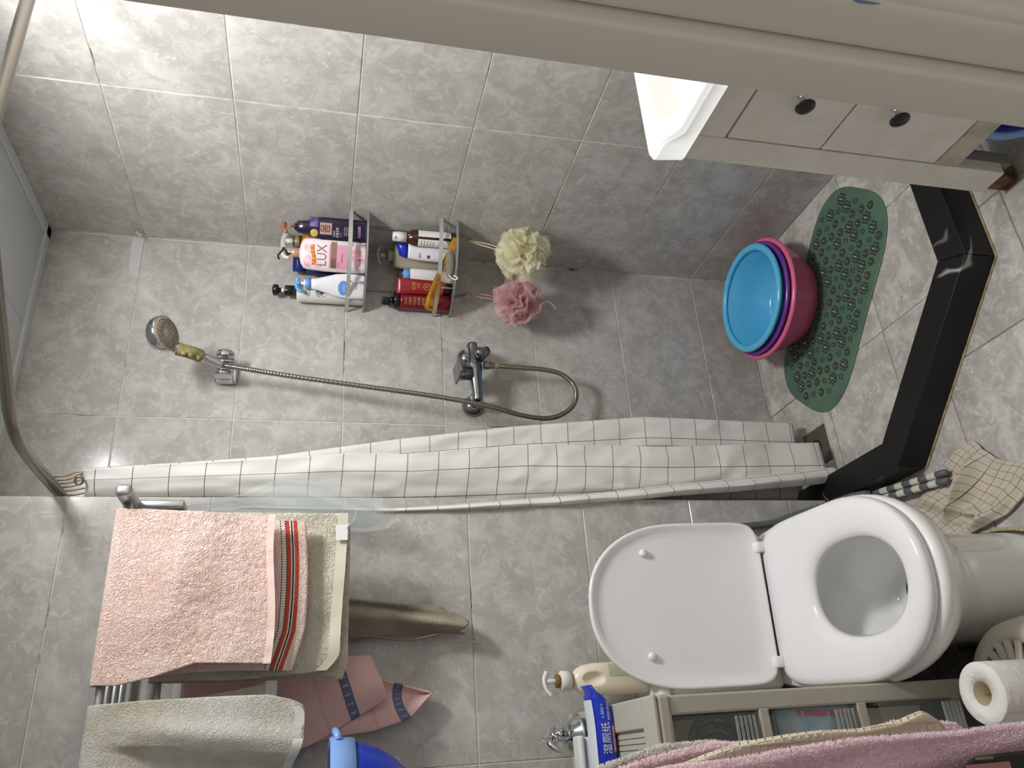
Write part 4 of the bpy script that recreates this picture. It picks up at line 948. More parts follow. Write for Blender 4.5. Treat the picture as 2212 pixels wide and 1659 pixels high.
t, b = bottle('pump_bottle', 'amber glass pump bottle with gold printed black collar behind the purple bottle', 'bottle', 1.478, 2.062, Z1, face_to_cam(1.478, 2.062),
              [(0, .029, .029, 2.4), (.004, .031, .031, 2.4), (.17, .031, .031, 2.4), (.186, .026, .026, 2.2), (.192, .017, .017, 2)], mat('amber_glass', (196, 138, 28), .12, spec=.6, var=(16, (150, 86, 20))))
b.patch(-.03, .026, .05, .156, M_WHITEP, t)
b.text('VC', .016, -.006, .138, M_PRK, t)
obj('pump_collar', *lathe([(.0185, .192), (.0185, .214), (.016, .216)], 24), mat('collar_brown', (56, 44, 36), .35), t, True)
obj('gold_band', *lathe([(.0189, .196), (.0192, .2), (.0192, .206), (.0189, .210)], 24), mat('gold_print', (168, 140, 96), .35, .4), t, True)
obj('pump_head', *tube([(.020, .012, .238), (.004, .002, .244), (-.016, -.010, .244), (-.03, -.02, .240)], .0085, 12, 14), clear_plastic('frosted_pump', (232, 232, 228), .55), t, True)
obj('pump_stem', *lathe([(.009, .216), (.0075, .226), (.006, .242)], 16), mat('pump_ivory', (222, 216, 200), .4), t, True)

t, b = bottle('cap_bottle', 'tall navy bottle mostly hidden behind the pink pump bottle', 'bottle', 1.432, 2.108, Z1, face_to_cam(1.432, 2.108),
              [(0, .030, .020, 4), (.004, .032, .022, 4), (.165, .032, .022, 4), (.176, .026, .019, 3)], mat('navy_bottle', (40, 46, 108), .3))
obj('cap', *loft([[(x, y, z) for x, y in superel(.028, .020, 4, 28)] for z in (.177, .214)]), mat('navy_cap', (30, 44, 122), .3), t, True)

# lower tier
t, b = bottle('cap_bottle', 'brown glass bottle with a white pump cap and paper labels on the lower tier', 'bottle', 1.470, 1.984, Z2, face_to_cam(1.470, 1.984),
              [(0, .024, .024, 2), (.003, .0265, .0265, 2), (.118, .0265, .0265, 2), (.134, .024, .024, 2), (.146, .015, .015, 2), (.150, .013, .013, 2)], mat('brown_glass', (58, 32, 24), .1, spec=.6))
b.patch(.006, .0245, .016, .116, M_WHITEP, t, nx=8); b.patch(-.0235, -.002, .002, .116, M_WHITEP, t, nx=8)
for k in range(5): b.text('净含量 成分说明', .0042, -.0135, .105-k*.009, M_PRK, t, 'small_print', width=.016)
b.patch(-.020, -.007, .038, .052, mat('barcode_dark', (110, 108, 108), .5), t, 'barcode', .001, 6, 2)
obj('pump_cap', *lathe([(.0155, .150), (.0155, .178), (.0145, .180), (.0145, .190), (.011, .192), (.0002, .192)], 24), M_WHITEP, t, True)
obj('cap_lip', *box(-.007, .002, -.021, -.010, .184, .190, .002, 1), M_WHITEP, t, True)
t, b = bottle('squeeze_tube', 'white cleanser bottle with deep blue slanted cap behind the brown bottle', 'bottle', 1.447, 2.022, Z2, face_to_cam(1.447, 2.022),
              [(0, .026, .016, 3), (.004, .028, .018, 3), (.06, .029, .018, 3), (.11, .027, .017, 3), (.135, .024, .016, 3), (.142, .022, .015, 3)], mat('cleanser_white', (228, 228, 232), .3))
b.text('医研', .009, -.011, .105, mat('print_wine', (140, 50, 80), .5), t, width=.014); b.patch(-.018, -.009, .074, .083, mat('wine_square', (126, 34, 70), .5), t, 'print_square')
obj('cap', *loft([[(x, y, .143) for x, y in superel(.0225, .0155, 3, 28)], [(x*.98, y*.98, .150+.35*(x+.0225)*.5) for x, y in superel(.0225, .0155, 3, 28)], [(x*.86+.003, y*.8, .166+.6*(x+.0225)*.45) for x, y in superel(.0225, .0155, 3, 28)]]), mat('deep_blue_cap', (22, 44, 170), .25), t, True)
t, b = bottle('pump_bottle', 'greyish beige square pump bottle at the back of the lower tier', 'bottle', 1.462, 2.076, Z2, face_to_cam(1.462, 2.076),
              [(0, .036, .027, 5), (.004, .0385, .0295, 5), (.160, .0385, .0295, 5), (.176, .0365, .028, 4), (.181, .030, .022, 3), (.182, .017, .017, 2)], mat('beige_bottle', (168, 158, 138), .4))
obj('pump_collar', *lathe([(.0175, .182), (.0175, .197), (.016, .198)], 24), mat('beige_bottle', (168, 158, 138), .4), t, True)
obj('lock_ring', *lathe([(.013, .198), (.013, .204), (.011, .205)], 20), mat('dark_lock_ring', (92, 84, 72), .5), t, True)
obj('pump_stem', *lathe([(.007, .205), (.007, .222)], 14), mat('grey_stem', (170, 170, 164), .5), t, True)
obj('pump_head', *tube([(.022, .012, .224), (.008, .004, .229), (-.008, -.004, .229), (-.022, -.012, .224), (-.030, -.016, .218)], lambda t: .0052-.0015*t, 12, 14), mat('pump_sage', (176, 170, 148), .4), t, True)
t, b = bottle('squeeze_tube', 'white bottle with a light blue flip cap on the lower tier', 'bottle', 1.402, 2.088, Z2, face_to_cam(1.402, 2.088),
              [(0, .020, .015, 3), (.003, .022, .017, 3), (.10, .0225, .017, 3), (.127, .021, .017, 2.4), (.130, .018, .016, 2)], mat('flip_white', (232, 230, 230), .3))
fc = obj('flip_cap', *lathe([(.0185, .1302), (.0195, .132), (.0195, .146), (.0175, .149), (.0002, .150)], 26), mat('flip_blue', (112, 160, 226), .3), t, True)
obj('cap_nub', *sph(.005, (.004, -.002, .150), (1, 1, .6), 10, 6), mat('flip_blue', (112, 160, 226), .3), fc, True)
t, b = bottle('cap_bottle', 'olive green printed bottle behind the white flip cap bottle', 'bottle', 1.427, 2.122, Z2, face_to_cam(1.427, 2.122),
              [(0, .022, .017, 3), (.003, .024, .019, 3), (.118, .024, .019, 3), (.132, .020, .016, 2.6), (.136, .016, .014, 2)], mat('olive_label', (140, 134, 66), .4, var=(50, (196, 190, 96))))
b.patch(-.02, .012, .10, .118, mat('label_cream', (206, 208, 190), .45), t); b.text('天然', .012, -.004, .060, mat('print_olive', (214, 214, 120), .5), t); b.text('精华素', .008, -.004, .109, mat('print_blue', (70, 98, 180), .5), t)
obj('cap', *lathe([(.0165, .136), (.0165, .158), (.015, .160)], 20), mat('stone_cap', (150, 146, 134), .45), t, True)
# red tube standing on its cap
t, b = bottle('squeeze_tube', 'red squeeze tube standing on its black cap, in front on the lower tier', 'tube', 1.354, 2.077, Z2, face_to_cam(1.354, 2.077)+.1,
              [(.0225, .017, .017, 2), (.027, .0215, .0195, 2), (.06, .0225, .0165, 2), (.12, .0235, .009, 2), (.155, .0245, .0022, 2.6), (.172, .0252, .0011, 3)], mat('red_tube', (140, 20, 30), .3), part='tube_body')
obj('cap', *lathe([(.017, 0), (.018, .002), (.018, .022), (.0165, .0228)], 24), M_BLACK, t, True)
M_GOLD = mat('gold_ink', (196, 156, 84), .4)
b.text('红参', .013, .002, .118, M_GOLD, t); b.text('沁养', .009, .002, .104, M_GOLD, t)
for r_ in (.0085, .0105):
    V = []; n = 26
    for k in range(n):
        a = 2*pi*k/n; V += [b.on(r_*math.cos(a), .078+r_*math.sin(a), .001), b.on((r_+.0008)*math.cos(a), .078+(r_+.0008)*math.sin(a), .001)]
    obj('gold_ring', V, [(2*k, 2*k+1, (2*k+3) % (2*n), (2*k+2) % (2*n)) for k in range(n)], M_GOLD, t)
b.text('典', .008, 0, .078, M_GOLD, t)
t, b = bottle('pump_bottle', 'deep red bottle with black spray pump and gold text on the lower tier', 'bottle', 1.326, 2.119, Z2, face_to_cam(1.326, 2.119)-.1,
              [(0, .028, .026, 2.2), (.004, .0305, .0275, 2.2), (.05, .029, .027, 2.1), (.15, .0275, .0275, 2), (.158, .0275, .0275, 2)], mat('deep_red', (118, 20, 34), .25))
obj('black_shoulder', *lathe([(.0282, .158), (.0282, .174), (.026, .176), (.012, .177)], 28), M_BLACK, t, True)
obj('pump_neck', *lathe([(.010, .177), (.010, .186), (.007, .188)], 18), M_BLACK, t, True)
obj('pump_head', *box(-.016, .008, -.0085, .0085, .188, .212, .003, 2), M_BLACK, t, True)
for k, st in enumerate(('红参', '红参植萃', '丰盈控油', '洗发露', '滋养强韧', '修护', '蓬松')): b.text(st, .009 if k else .006, .004, .140-k*.0135, M_GOLD, t, width=.024)

# comb leaning over the lower hoop
cm = thing('comb', 'amber horn comb leaning across the lower guard hoop', 'comb', (1.385, 1.985, 1.13))
c0, c1 = Vector((1.452, 1.945, 1.0795)), Vector((1.262, 2.055, 1.165))
dx_ = (c1-c0).normalized(); nrm_ = Vector((-.58, -.81, .03)); nrm_ = (nrm_-dx_*nrm_.dot(dx_)).normalized(); up_ = nrm_.cross(dx_); up_ = up_ if up_.z > 0 else -up_
org = Vector((1.385, 1.985, 1.13)); Lc = (c1-c0).length
def cpt(a, h, n): return c0+dx_*a*Lc+up_*h+nrm_*n-org
M_COMB = mat('amber_horn', (196, 140, 20), .25, var=(22, (150, 104, 14)))
spine = [(0, -.009, .010), (.06, -.011, .0125), (.16, -.008, .011), (.28, -.002, .011), (.38, .0, .0125), (.6, .003, .013), (.85, .001, .011), (.97, -.006, .006), (1.0, -.010, .0)]
obj('spine', *loft([[cpt(a, h0, -.0018), cpt(a, h1, -.0018), cpt(a, h1, .0018), cpt(a, h0, .0018)] for a, h0, h1 in spine]), M_COMB, cm, False)
obj('end_tooth', *loft([[cpt(1.0, .0, -.0018), cpt(.965, .0, -.0018), cpt(.965, .0, .0018), cpt(1.0, .0, .0018)], [cpt(.985, -.030, -.001), cpt(.965, -.030, -.001), cpt(.965, -.030, .001), cpt(.985, -.030, .001)]]), M_COMB, cm)
for k in range(40):
    a = .40+k*.0138
    obj('tooth', *loft([[cpt(a-.004, .004, -.001), cpt(a+.004, .004, -.001), cpt(a+.004, .004, .001), cpt(a-.004, .004, .001)], [cpt(a-.0012+.01, -.027, -.0005), cpt(a+.0012+.01, -.027, -.0005), cpt(a+.0012+.01, -.027, .0005), cpt(a-.0012+.01, -.027, .0005)]]), M_COMB, cm)
# pumice on a cord, lying at the front of the lower shelf
pm = thing('pumice_stone', 'speckled grey pumice stone with a white cord loop on the lower shelf edge', 'pumice', (1.385, 1.988, Z2))
g = sph(1, (0, 0, 0), (.046, .017, .015), 24, 14)
q = Matrix.Rotation(math.radians(148), 4, 'Z')
V = []
for v in xf(g, q)[0]:
    k = 1+.12*fbm(v.x, v.y, v.z+.3, 60); V.append((v.x*k, v.y*k, v.z*k*1.0+.0165))
obj('stone', V, g[1], mat('pumice', (176, 166, 152), .95, bump=(420, 1.0, .004), var=(260, (110, 100, 90))), pm, True)
obj('cord', *tube([(-.030, .013, .016), (-.036, .008, .020), (-.046, .006, .012), (-.052, .003, .002), (-.050, -.002, -.004), (-.044, -.001, .0), (-.036, .006, .006)], .0022, 8, 30), mat('white_cord', (226, 220, 208), .8), pm, True)

# bath puffs hanging from the rack hooks
def puff(name, label, c, R_, m, hook, seed, n=84):
    t = thing(name, label, 'bath puff', c); rnd = random.Random(seed); parts = []
    for k in range(n):
        z = rnd.uniform(-1, 1); a = rnd.uniform(0, 2*pi); s = math.sqrt(1-z*z); d = Vector((s*math.cos(a), s*math.sin(a), z))
        u_ = d.orthogonal().normalized(); u_ = Quaternion(d, rnd.uniform(0, 2*pi)) @ u_; v_ = d.cross(u_)
        Rk = R_*rnd.uniform(.70, 1.12); w = R_*rnd.uniform(.42, .75); ph = rnd.uniform(0, 6); fr = rnd.uniform(1.2, 2.2); amp = R_*rnd.uniform(.10, .2)
        bend = rnd.uniform(-.35, .35)
        def f(a_, b_):
            r = lerp(.18, 1, b_)*Rk; x = (a_-.5)*2*w*lerp(.35, 1, b_**.7)
            off = amp*b_*math.sin(a_*pi*2*fr+ph)
            return tuple(d*(r*math.cos(x/R_*.8))+u_*x+v_*(off+bend*r*b_*b_))
        V, Q, _ = sheet(f, 12, 6); parts.append((V, Q))
    o = obj('netting', *join(parts), m, t, True); o['kind'] = 'stuff'
    h = Vector(hook)-Vector(c)
    for s in (-1, 1):
        obj('cord', *tube([Vector((s*.002, 0, R_*.4)), h*.6+Vector((s*.006, 0, 0)), h+Vector((s*.002, 0, .004))], .0016, 6, 12), m if False else mat(name+'_cord_'+str(seed), (226, 214, 176) if seed == 1 else (190, 140, 136), .8), t, True)
    return t
puff('bath_puff', 'pale yellow ruffled mesh bath puff hanging from the corner rack', (1.426, 1.966, .868), .078, sheer('yellow_net', (252, 248, 222), .55), (1.480, 1.99, 1.026), 1)
puff('bath_puff', 'dusty pink ruffled mesh bath puff hanging beside the yellow one', (1.300, 2.040, .872), .074, sheer('pink_net', (232, 192, 194), .5), (1.371, 2.122, 1.028), 2)
ps = obj('ribbon_tag', *sheet(lambda s, t: (1.288+.02*math.sin(s*3)-.012*s+t*.004, 2.03+.01*s, .800-.035*s+.006*t*math.cos(s*4)-.01*s), 10, 1)[:2], mat('ribbon_white', (220, 214, 206), .6), None, True)
ps.parent = [o for o in D.objects if o.name == 'bath_puff.001'][0]; ps.location = -Vector(ps.parent.location)

# torn white paper scrap and a clear wall hook above the corner
rnd = random.Random(5)
top_, bot_ = [], []
for k in range(15):
    s = k/14; x = lerp(1.509, 1.366, s); top_.append((x, YB-.0012, 2.036-.004*s+rnd.uniform(-.0016, .0016)-(.025*max(0, (s-.82)/.18)))); bot_.append((x, YB-.0012, 2.0035))
sc_ = obj('paper_scrap', top_+bot_+[(x, y+.0008, z) for x, y, z in top_+bot_], [(k, k+1, 16+k, 15+k) for k in range(14)]+[(30+k, 45+k, 46+k, 31+k) for k in range(14)], mat('scrap_white', (208, 204, 204), .55))
tag(sc_, 'torn white paper strip stuck on the shower wall beside the corner', 'paper')
ck = thing('clear_hook', 'small clear plastic adhesive hook near the ceiling corner', 'hook', (XR, 2.118, 2.016))
obj('hook_base', *lathe([(.014, 0), (.014, .0015), (.010, .003), (.0002, .0034)], 24, axis=(-1, 0, 0), origin=(-.0006, 0, 0)), clear_plastic('clear_hook', (216, 216, 210), .3), ck, True)
obj('hook_nub', *tube([(-.003, 0, .003), (-.012, 0, -.002), (-.015, 0, -.010), (-.020, 0, -.008)], .003, 10, 10), clear_plastic('clear_nub', (228, 228, 224), .6), ck, True)

# ------------------------------------------------------------------ towel rack on the toilet wall
RZ2 = 1.83
TK = thing('towel_rack', 'aluminium towel shelf with four rods and a lower bar on the toilet wall', 'rack', (.08, YF, 1.80))
def tk(x, y, z): return (x-.08, y-YF, z-1.80)
for y in (1.652, 1.713, 1.775, 1.833):
    obj('rod', *lathe([(.0078, 0), (.0078, .90)], 18, axis=(1, 0, 0), origin=tk(-.37, y, RZ2)), M_ALU, TK, True)
obj('lower_rod', *lathe([(.0085, 0), (.0085, .90)], 18, axis=(1, 0, 0), origin=tk(-.37, 1.715, 1.746)), M_ALU, TK, True)
for x in (.531, -.372):
    x0, y0, z0 = tk(x-.012, 1.602, RZ2-.014)
    br = obj('bracket', *box(x0, x0+.024, y0, -.008, z0, z0+.030, .008, 3), M_ALU, TK, True)
    obj('drop_arm', *box(x0+.004, x0+.020, y0+.09, y0+.135, z0-.086, z0+.004, .004, 2), M_ALU, TK, True)
    obj('wall_plate', *box(x0-.006, x0+.030, -.010, -.0006, z0-.035, z0+.045, .004, 2), M_ALU, TK, True)
HR = thing('hook_rail', 'white flat hook rail on the wall under the towel rack', 'hook rail', (.07, YF, 1.72))
obj('rail', *box(-.42, .40, -.012, -.0006, -.014, .018, .003, 2), M_WHITEP, HR, True)
for k in range(8):
    obj('hook', *tube([(-.36+k*.1, -.012, -.004), (-.36+k*.1, -.022, -.012), (-.36+k*.1, -.030, -.008), (-.36+k*.1, -.032, .002)], .003, 8, 10), M_CHROME, HR, True)

def drape(name, m, parent, yf, yb, ztop, zf, zb, xl, xr, wob, nf=60, nb=60, nx=60, seed=1.0, thick=.004, off=(0, 0, 0)):
    """towel hung over a bar: front fall, fold, back fall. xl/xr(z, back). uv.y = height above that side's hem"""
    path = []
    for i in range(nf): path.append((yf, lerp(zf, ztop-(yb-yf)/2, i/nf), 0))
    for i in range(9):
        a = pi-pi*i/8; path.append(((yf+yb)/2+(yb-yf)/2*math.cos(a), ztop-(yb-yf)/2+(yb-yf)/2*math.sin(a), .5))
    for i in range(1, nb+1): path.append((yb, lerp(ztop-(yb-yf)/2, zb, i/nb), 1))
    V, Q, UVs = [], [], []
    for i, (y, z, bk) in enumerate(path):
        for j in range(nx+1):
            t = j/nx; x = lerp(xl(z, bk), xr(z, bk), t)
            dy, dz = wob(x, z, bk, t)
            V.append((x-off[0], y+dy-off[1], z+dz-off[2])); UVs.append((x, (z-zf) if bk == 0 else (5+z-zb if bk == 1 else 3)))
    n = nx+1
    for i in range(len(path)-1):
        for j in range(nx): Q.append((i*n+j, i*n+j+1, (i+1)*n+j+1, (i+1)*n+j))
    o = obj(name, V, Q, m, parent, True, UVs)
    md = o.modifiers.new('thickness', 'SOLIDIFY'); md.thickness = thick; md.offset = 0
    return o

# pink towel with a striped border on its back fall
def striped_terry():
    m = terry('pink_terry', (253, 224, 214), (250, 214, 202), 118, .9, .007); nt = m.node_tree; b = nt.nodes['Principled BSDF']
    old = b.inputs['Base Color'].links[0].from_socket
    uv = N(nt, 'ShaderNodeUVMap'); sp = N(nt, 'ShaderNodeSeparateXYZ'); L(nt, uv.outputs[0], sp.inputs[0])
    sub = N(nt, 'ShaderNodeMath', operation='SUBTRACT'); L(nt, sp.outputs[1], sub.inputs[0]); sub.inputs[1].default_value = 5.0
    div = N(nt, 'ShaderNodeMath', operation='DIVIDE'); L(nt, sub.outputs[0], div.inputs[0]); div.inputs[1].default_value = .06
    pk, rd, wh, bk = lin((246, 218, 208)), lin((206, 84, 62)), lin((240, 226, 216)), lin((36, 26, 30))
    st = [(0, pk), (.018, rd), (.026, wh), (.0285, bk), (.0310, wh), (.034, rd), (.042, wh), (.052, pk)]
    r = ramp(nt, [(p/.06, c) for p, c in st], 'CONSTANT'); L(nt, div.outputs[0], r.inputs[0])
    # stitched dots
    fx = N(nt, 'ShaderNodeMath', operation='FRACT'); sc = N(nt, 'ShaderNodeMath', operation='MULTIPLY'); sc.inputs[1].default_value = 190; L(nt, sp.outputs[0], sc.inputs[0]); L(nt, sc.outputs[0], fx.inputs[0])
    lt = N(nt, 'ShaderNodeMath', operation='LESS_THAN'); lt.inputs[1].default_value = .6; L(nt, fx.outputs[0], lt.inputs[0])
    r2 = ramp(nt, [(0, (0, 0, 0)), (.0412/.06, (1, 1, 1)), (.0432/.06, (0, 0, 0)), (.0508/.06, (1, 1, 1)), (.0528/.06, (0, 0, 0))], 'CONSTANT'); L(nt, div.outputs[0], r2.inputs[0])
    mm = N(nt, 'ShaderNodeMath', operation='MULTIPLY'); L(nt, lt.outputs[0], mm.inputs[0]); L(nt, r2.outputs[0], mm.inputs[1])
    mx = N(nt, 'ShaderNodeMix', data_type='RGBA'); L(nt, mm.outputs[0], mx.inputs['Factor']); L(nt, r.outputs[0], mx.inputs['A']); mx.inputs['B'].default_value = (*bk, 1)
    g = N(nt, 'ShaderNodeMath', operation='GREATER_THAN'); L(nt, div.outputs[0], g.inputs[0]); g.inputs[1].default_value = 0
    l = N(nt, 'ShaderNodeMath', operation='LESS_THAN'); L(nt, div.outputs[0], l.inputs[0]); l.inputs[1].default_value = .054/.06
    gl = N(nt, 'ShaderNodeMath', operation='MULTIPLY'); L(nt, g.outputs[0], gl.inputs[0]); L(nt, l.outputs[0], gl.inputs[1])
    mf = N(nt, 'ShaderNodeMix', data_type='RGBA'); L(nt, gl.outputs[0], mf.inputs['Factor']); L(nt, old, mf.inputs['A']); L(nt, mx.outputs['Result'], mf.inputs['B'])
    L(nt, mf.outputs['Result'], b.inputs['Base Color'])
    return m
M_PINK = striped_terry()
PT = thing('hand_towel', 'pale pink terry towel with a red striped border hanging on the towel rack', 'towel', (.34, 1.66, 1.84))
PO = (.34, 1.66, 1.84)
def pxl(z, bk):
    if bk == 1: return .183+.012*math.sin((1.84-z)*7)
    return interp([(1.85, .175), (1.80, .173), (1.74, .185), (1.672, .206), (1.56, .202), (1.53, .203)], z)
def pxr(z, bk): return lerp(.489, .502, (z-1.54)/.3) if bk != 1 else lerp(.488, .490, (z-1.48)/.36)
def pw(x, z, bk, t):
    k = min(1, max(0, (1.83-z)/.12))
    dy = .016*k*fbm(x*3.5+z*1.2, z*7, 4.0+bk*3, 1.6)+.004*k*fbm(x*16, z*9, 1.0+bk, 1.0)+((.0014*fbm(x*1.3, z, 7.713, 57)+.0010*fbm(x*1.2+.4, z*1.1, 3.37, 103))*max(k, .35) if bk == 0 else 0)
    dz = (-.020*math.sin(pi*t)*0 + .010*(t-.5)**2*4*1.0 if bk == 1 else -.006*math.sin(t*5+.4))*min(1, max(0, (1.75-z)/.2))
    if bk == 1: dy = abs(dy)*.4+.003; dz += .014*max(0, (.25-t)/.25)*min(1, max(0, (1.75-z)/.2))
    else: dy = dy-.004
    return dy, dz
drape('towel_cloth', M_PINK, PT, 1.636, 1.668, 1.846, 1.540, 1.474, pxl, pxr, pw, nf=150, nb=60, nx=150, off=PO)
M_PINKHEM = mat('pink_hem', (246, 216, 206), .85, bump=(220, .3, .002))
obj('hem', *sheet(lambda s, t: (lerp(pxl(1.546, 0)-.001, pxr(1.546, 0)+.001, s)-PO[0], 1.636+pw(lerp(pxl(1.546, 0), pxr(1.546, 0), s), lerp(1.539, 1.553, t), 0, s)[0]-.0036-PO[1], lerp(1.539, 1.553, t)+pw(.3, 1.546, 0, s)[1]-PO[2]), 60, 2)[:2], M_PINKHEM, PT, True)

# cream towel on the lower bar, longer than the pink one
M_CREAMT = terry('cream_terry', (230, 224, 204), (220, 212, 190), 110, .9, .009)
CTW = thing('hand_towel', 'cream terry towel with a white sewn label behind the pink towel', 'towel', (.35, 1.715, 1.75))
CO = (.35, 1.715, 1.75)
def cxl(z, bk): return interp([(1.76, .184), (1.6, .180), (1.45, .187), (1.40, .192 if bk != 1 else .176)], z)
def cxr(z, bk): return interp([(1.76, .516), (1.55, .514), (1.40, .512 if bk != 1 else .50)], z)
def cw(x, z, bk, t):
    k = min(1, max(0, (1.74-z)/.1)); dy = .007*k*fbm(x*8, z*3, 2.0+bk*5, 1.7)+.003*k*fbm(x*20, z*14, 5.0, 1.0)
    dz = (.006*math.cos(t*3)+.026*max(0, (.10-t)/.10)**1.5 if bk != 1 else -.004+.01*max(0, (.1-t)/.1))*min(1, max(0, (1.6-z)/.2))
    return (dy-.002 if bk == 0 else abs(dy)*.5+.003), dz
drape('towel_cloth', M_CREAMT, CTW, 1.703, 1.727, 1.760, 1.402, 1.393, cxl, cxr, cw, nx=70, off=CO)
obj('hem', *sheet(lambda s, t: (lerp(cxl(1.41, 0), cxr(1.41, 0), s)-CO[0], 1.703+cw(lerp(.19, .51, s), lerp(1.40, 1.424, t), 0, s)[0]-.004-CO[1], lerp(1.4015, 1.4235, t)+cw(.3, 1.41, 0, s)[1]-CO[2]), 60, 3)[:2], mat('cream_hem', (222, 216, 196), .85, bump=(220, .3, .002)), CTW, True)
obj('sewn_label', *box(.452-CO[0], .486-CO[0], 1.6935-CO[1], 1.6943-CO[1], 1.396-CO[2], 1.421-CO[2], .0003, 1), mat('label_white', (236, 236, 234), .6), CTW)
obj('small_tag', *box(.205-CO[0], .224-CO[0], 1.6955-CO[1], 1.6962-CO[1], 1.484-CO[2], 1.500-CO[2], .0003, 1), mat('tag_cream', (214, 212, 198), .6), CTW)
obj('loose_thread', *tube([(.478-CO[0], 1.692-CO[1], 1.402-CO[2]), (.486-CO[0], 1.690-CO[1], 1.392-CO[2]), (.502-CO[0], 1.690-CO[1], 1.382-CO[2]), (.516-CO[0], 1.692-CO[1], 1.380-CO[2])], .0006, 5, 12), M_WHITEP, CTW, True)

# greyish white stained towel at the left end
M_GREYT = terry('grey_terry', (214, 213, 207), (200, 192, 174), 130, .75, .006)
GT = thing('hand_towel', 'greyish white stained towel folded over the rack beside the pink towel', 'towel', (-.06, 1.66, 1.84))
GO = (-.06, 1.66, 1.84)
def gxl(z, bk): return -.26
def gxr(z, bk):
    if bk == 1: return interp([(1.85, .15), (1.69, .150), (1.6, .162), (1.52, .177)], z)
    return interp([(1.85, .142), (1.75, .146), (1.60, .146), (1.52, .145), (1.49, .134), (1.47, .110)], z)
def gw(x, z, bk, t):
    k = min(1, max(0, (1.85-z)/.06))
    xb = .084-(1.84-z)*.12
    q1 = max(0, min(1, (xb-x)/.016)); q2 = max(0, min(1, (xb-.030-(1.84-z)*.05-x)/.05))
    ridge = .030*q1*q1*(3-2*q1)-.040*q2*q2*(3-2*q2)-.014*math.exp(-((x-xb-.022)/.022)**2)
    dy = (ridge if bk != 1 else 0)*max(0, min(1, (1.812-z)/.12))+.006*fbm(x*9, z*5, 1.5, 1.4)*k
    dz = (.020*math.exp(-((x-.02)/.03)**2)-.012+.035*max(0, (x-.115)/.03)**2)*min(1, max(0, (1.62-z)/.14)) if bk == 0 else 0
    return dy, dz
drape('towel_cloth', M_GREYT, GT, 1.634, 1.70, 1.848, 1.482, 1.524, gxl, gxr, gw, nx=110, off=GO)
obj('hem', *sheet(lambda s, t: (lerp(-.26, gxr(1.49, 0)-.012, s)-GO[0], 1.634+gw(lerp(-.26, .13, s), 1.49, 0, s)[0]-.004-GO[1], lerp(1.4815, 1.499, t)+gw(lerp(-.26, .13, s), 1.482, 0, s)[1]-GO[2]), 80, 3)[:2], mat('grey_hem', (212, 212, 206), .85, bump=(220, .3, .002)), GT, True)
obj('back_hem', *box(.125-GO[0], .176-GO[0], 1.6945-GO[1], 1.6965-GO[1], 1.525-GO[2], 1.546-GO[2], .0006, 1), mat('grey_hem', (212, 212, 206), .85), GT)

# taupe waffle scrub cloth hanging from the hook rail
M_TAUPE = terry('taupe_waffle', (208, 194, 170), (180, 164, 140), 190, 1.0, .010)
WT = thing('scrub_cloth', 'twisted taupe woven scrub cloth hanging below the cream towel', 'cloth', (.31, 1.83, 1.70))
WO = (.31, 1.83, 1.70)
def wfn(s, t):
    z = lerp(1.715, 1.118+.052*max(0, abs(t-.42)*1.9)**2.2, s); a = lerp(.272, .262, s); b = interp([(0, .335), (.5, .352), (.8, .346), (.93, .343), (1, .334)], s)
    a = interp([(0, .30), (.3, .277), (.9, .268), (1, .272)], s)
    x = lerp(a, b, t); tw = s*2.6
    y = 1.822+.014*math.sin(t*2*pi*1.1+tw)+.006*math.sin(t*11+s*9)
    return (x+.006*math.sin(s*9+t*3)-WO[0], min(y, YF-.010)-WO[1], z-WO[2])
cloth('cloth_body', wfn, 90, 40, M_TAUPE, WT, None, .005)
obj('edge_binding', *tube([(.268-WO[0]+.006*math.sin(s*.9), 1.829-WO[1], lerp(1.40, 1.125, s/10)-WO[2]) for s in range(11)], .003, 8, 30), mat('taupe_binding', (140, 122, 100), .9), WT, True)
obj('loop', *tube([(.270-WO[0], 1.83-WO[1], 1.128-WO[2]), (.262-WO[0], 1.835-WO[1], 1.112-WO[2]), (.252-WO[0], 1.838-WO[1], 1.104-WO[2]), (.256-WO[0], 1.835-WO[1], 1.098-WO[2]), (.266-WO[0], 1.83-WO[1], 1.110-WO[2])], .0018, 6, 20), mat('loop_cord', (186, 168, 132), .8), WT, True)

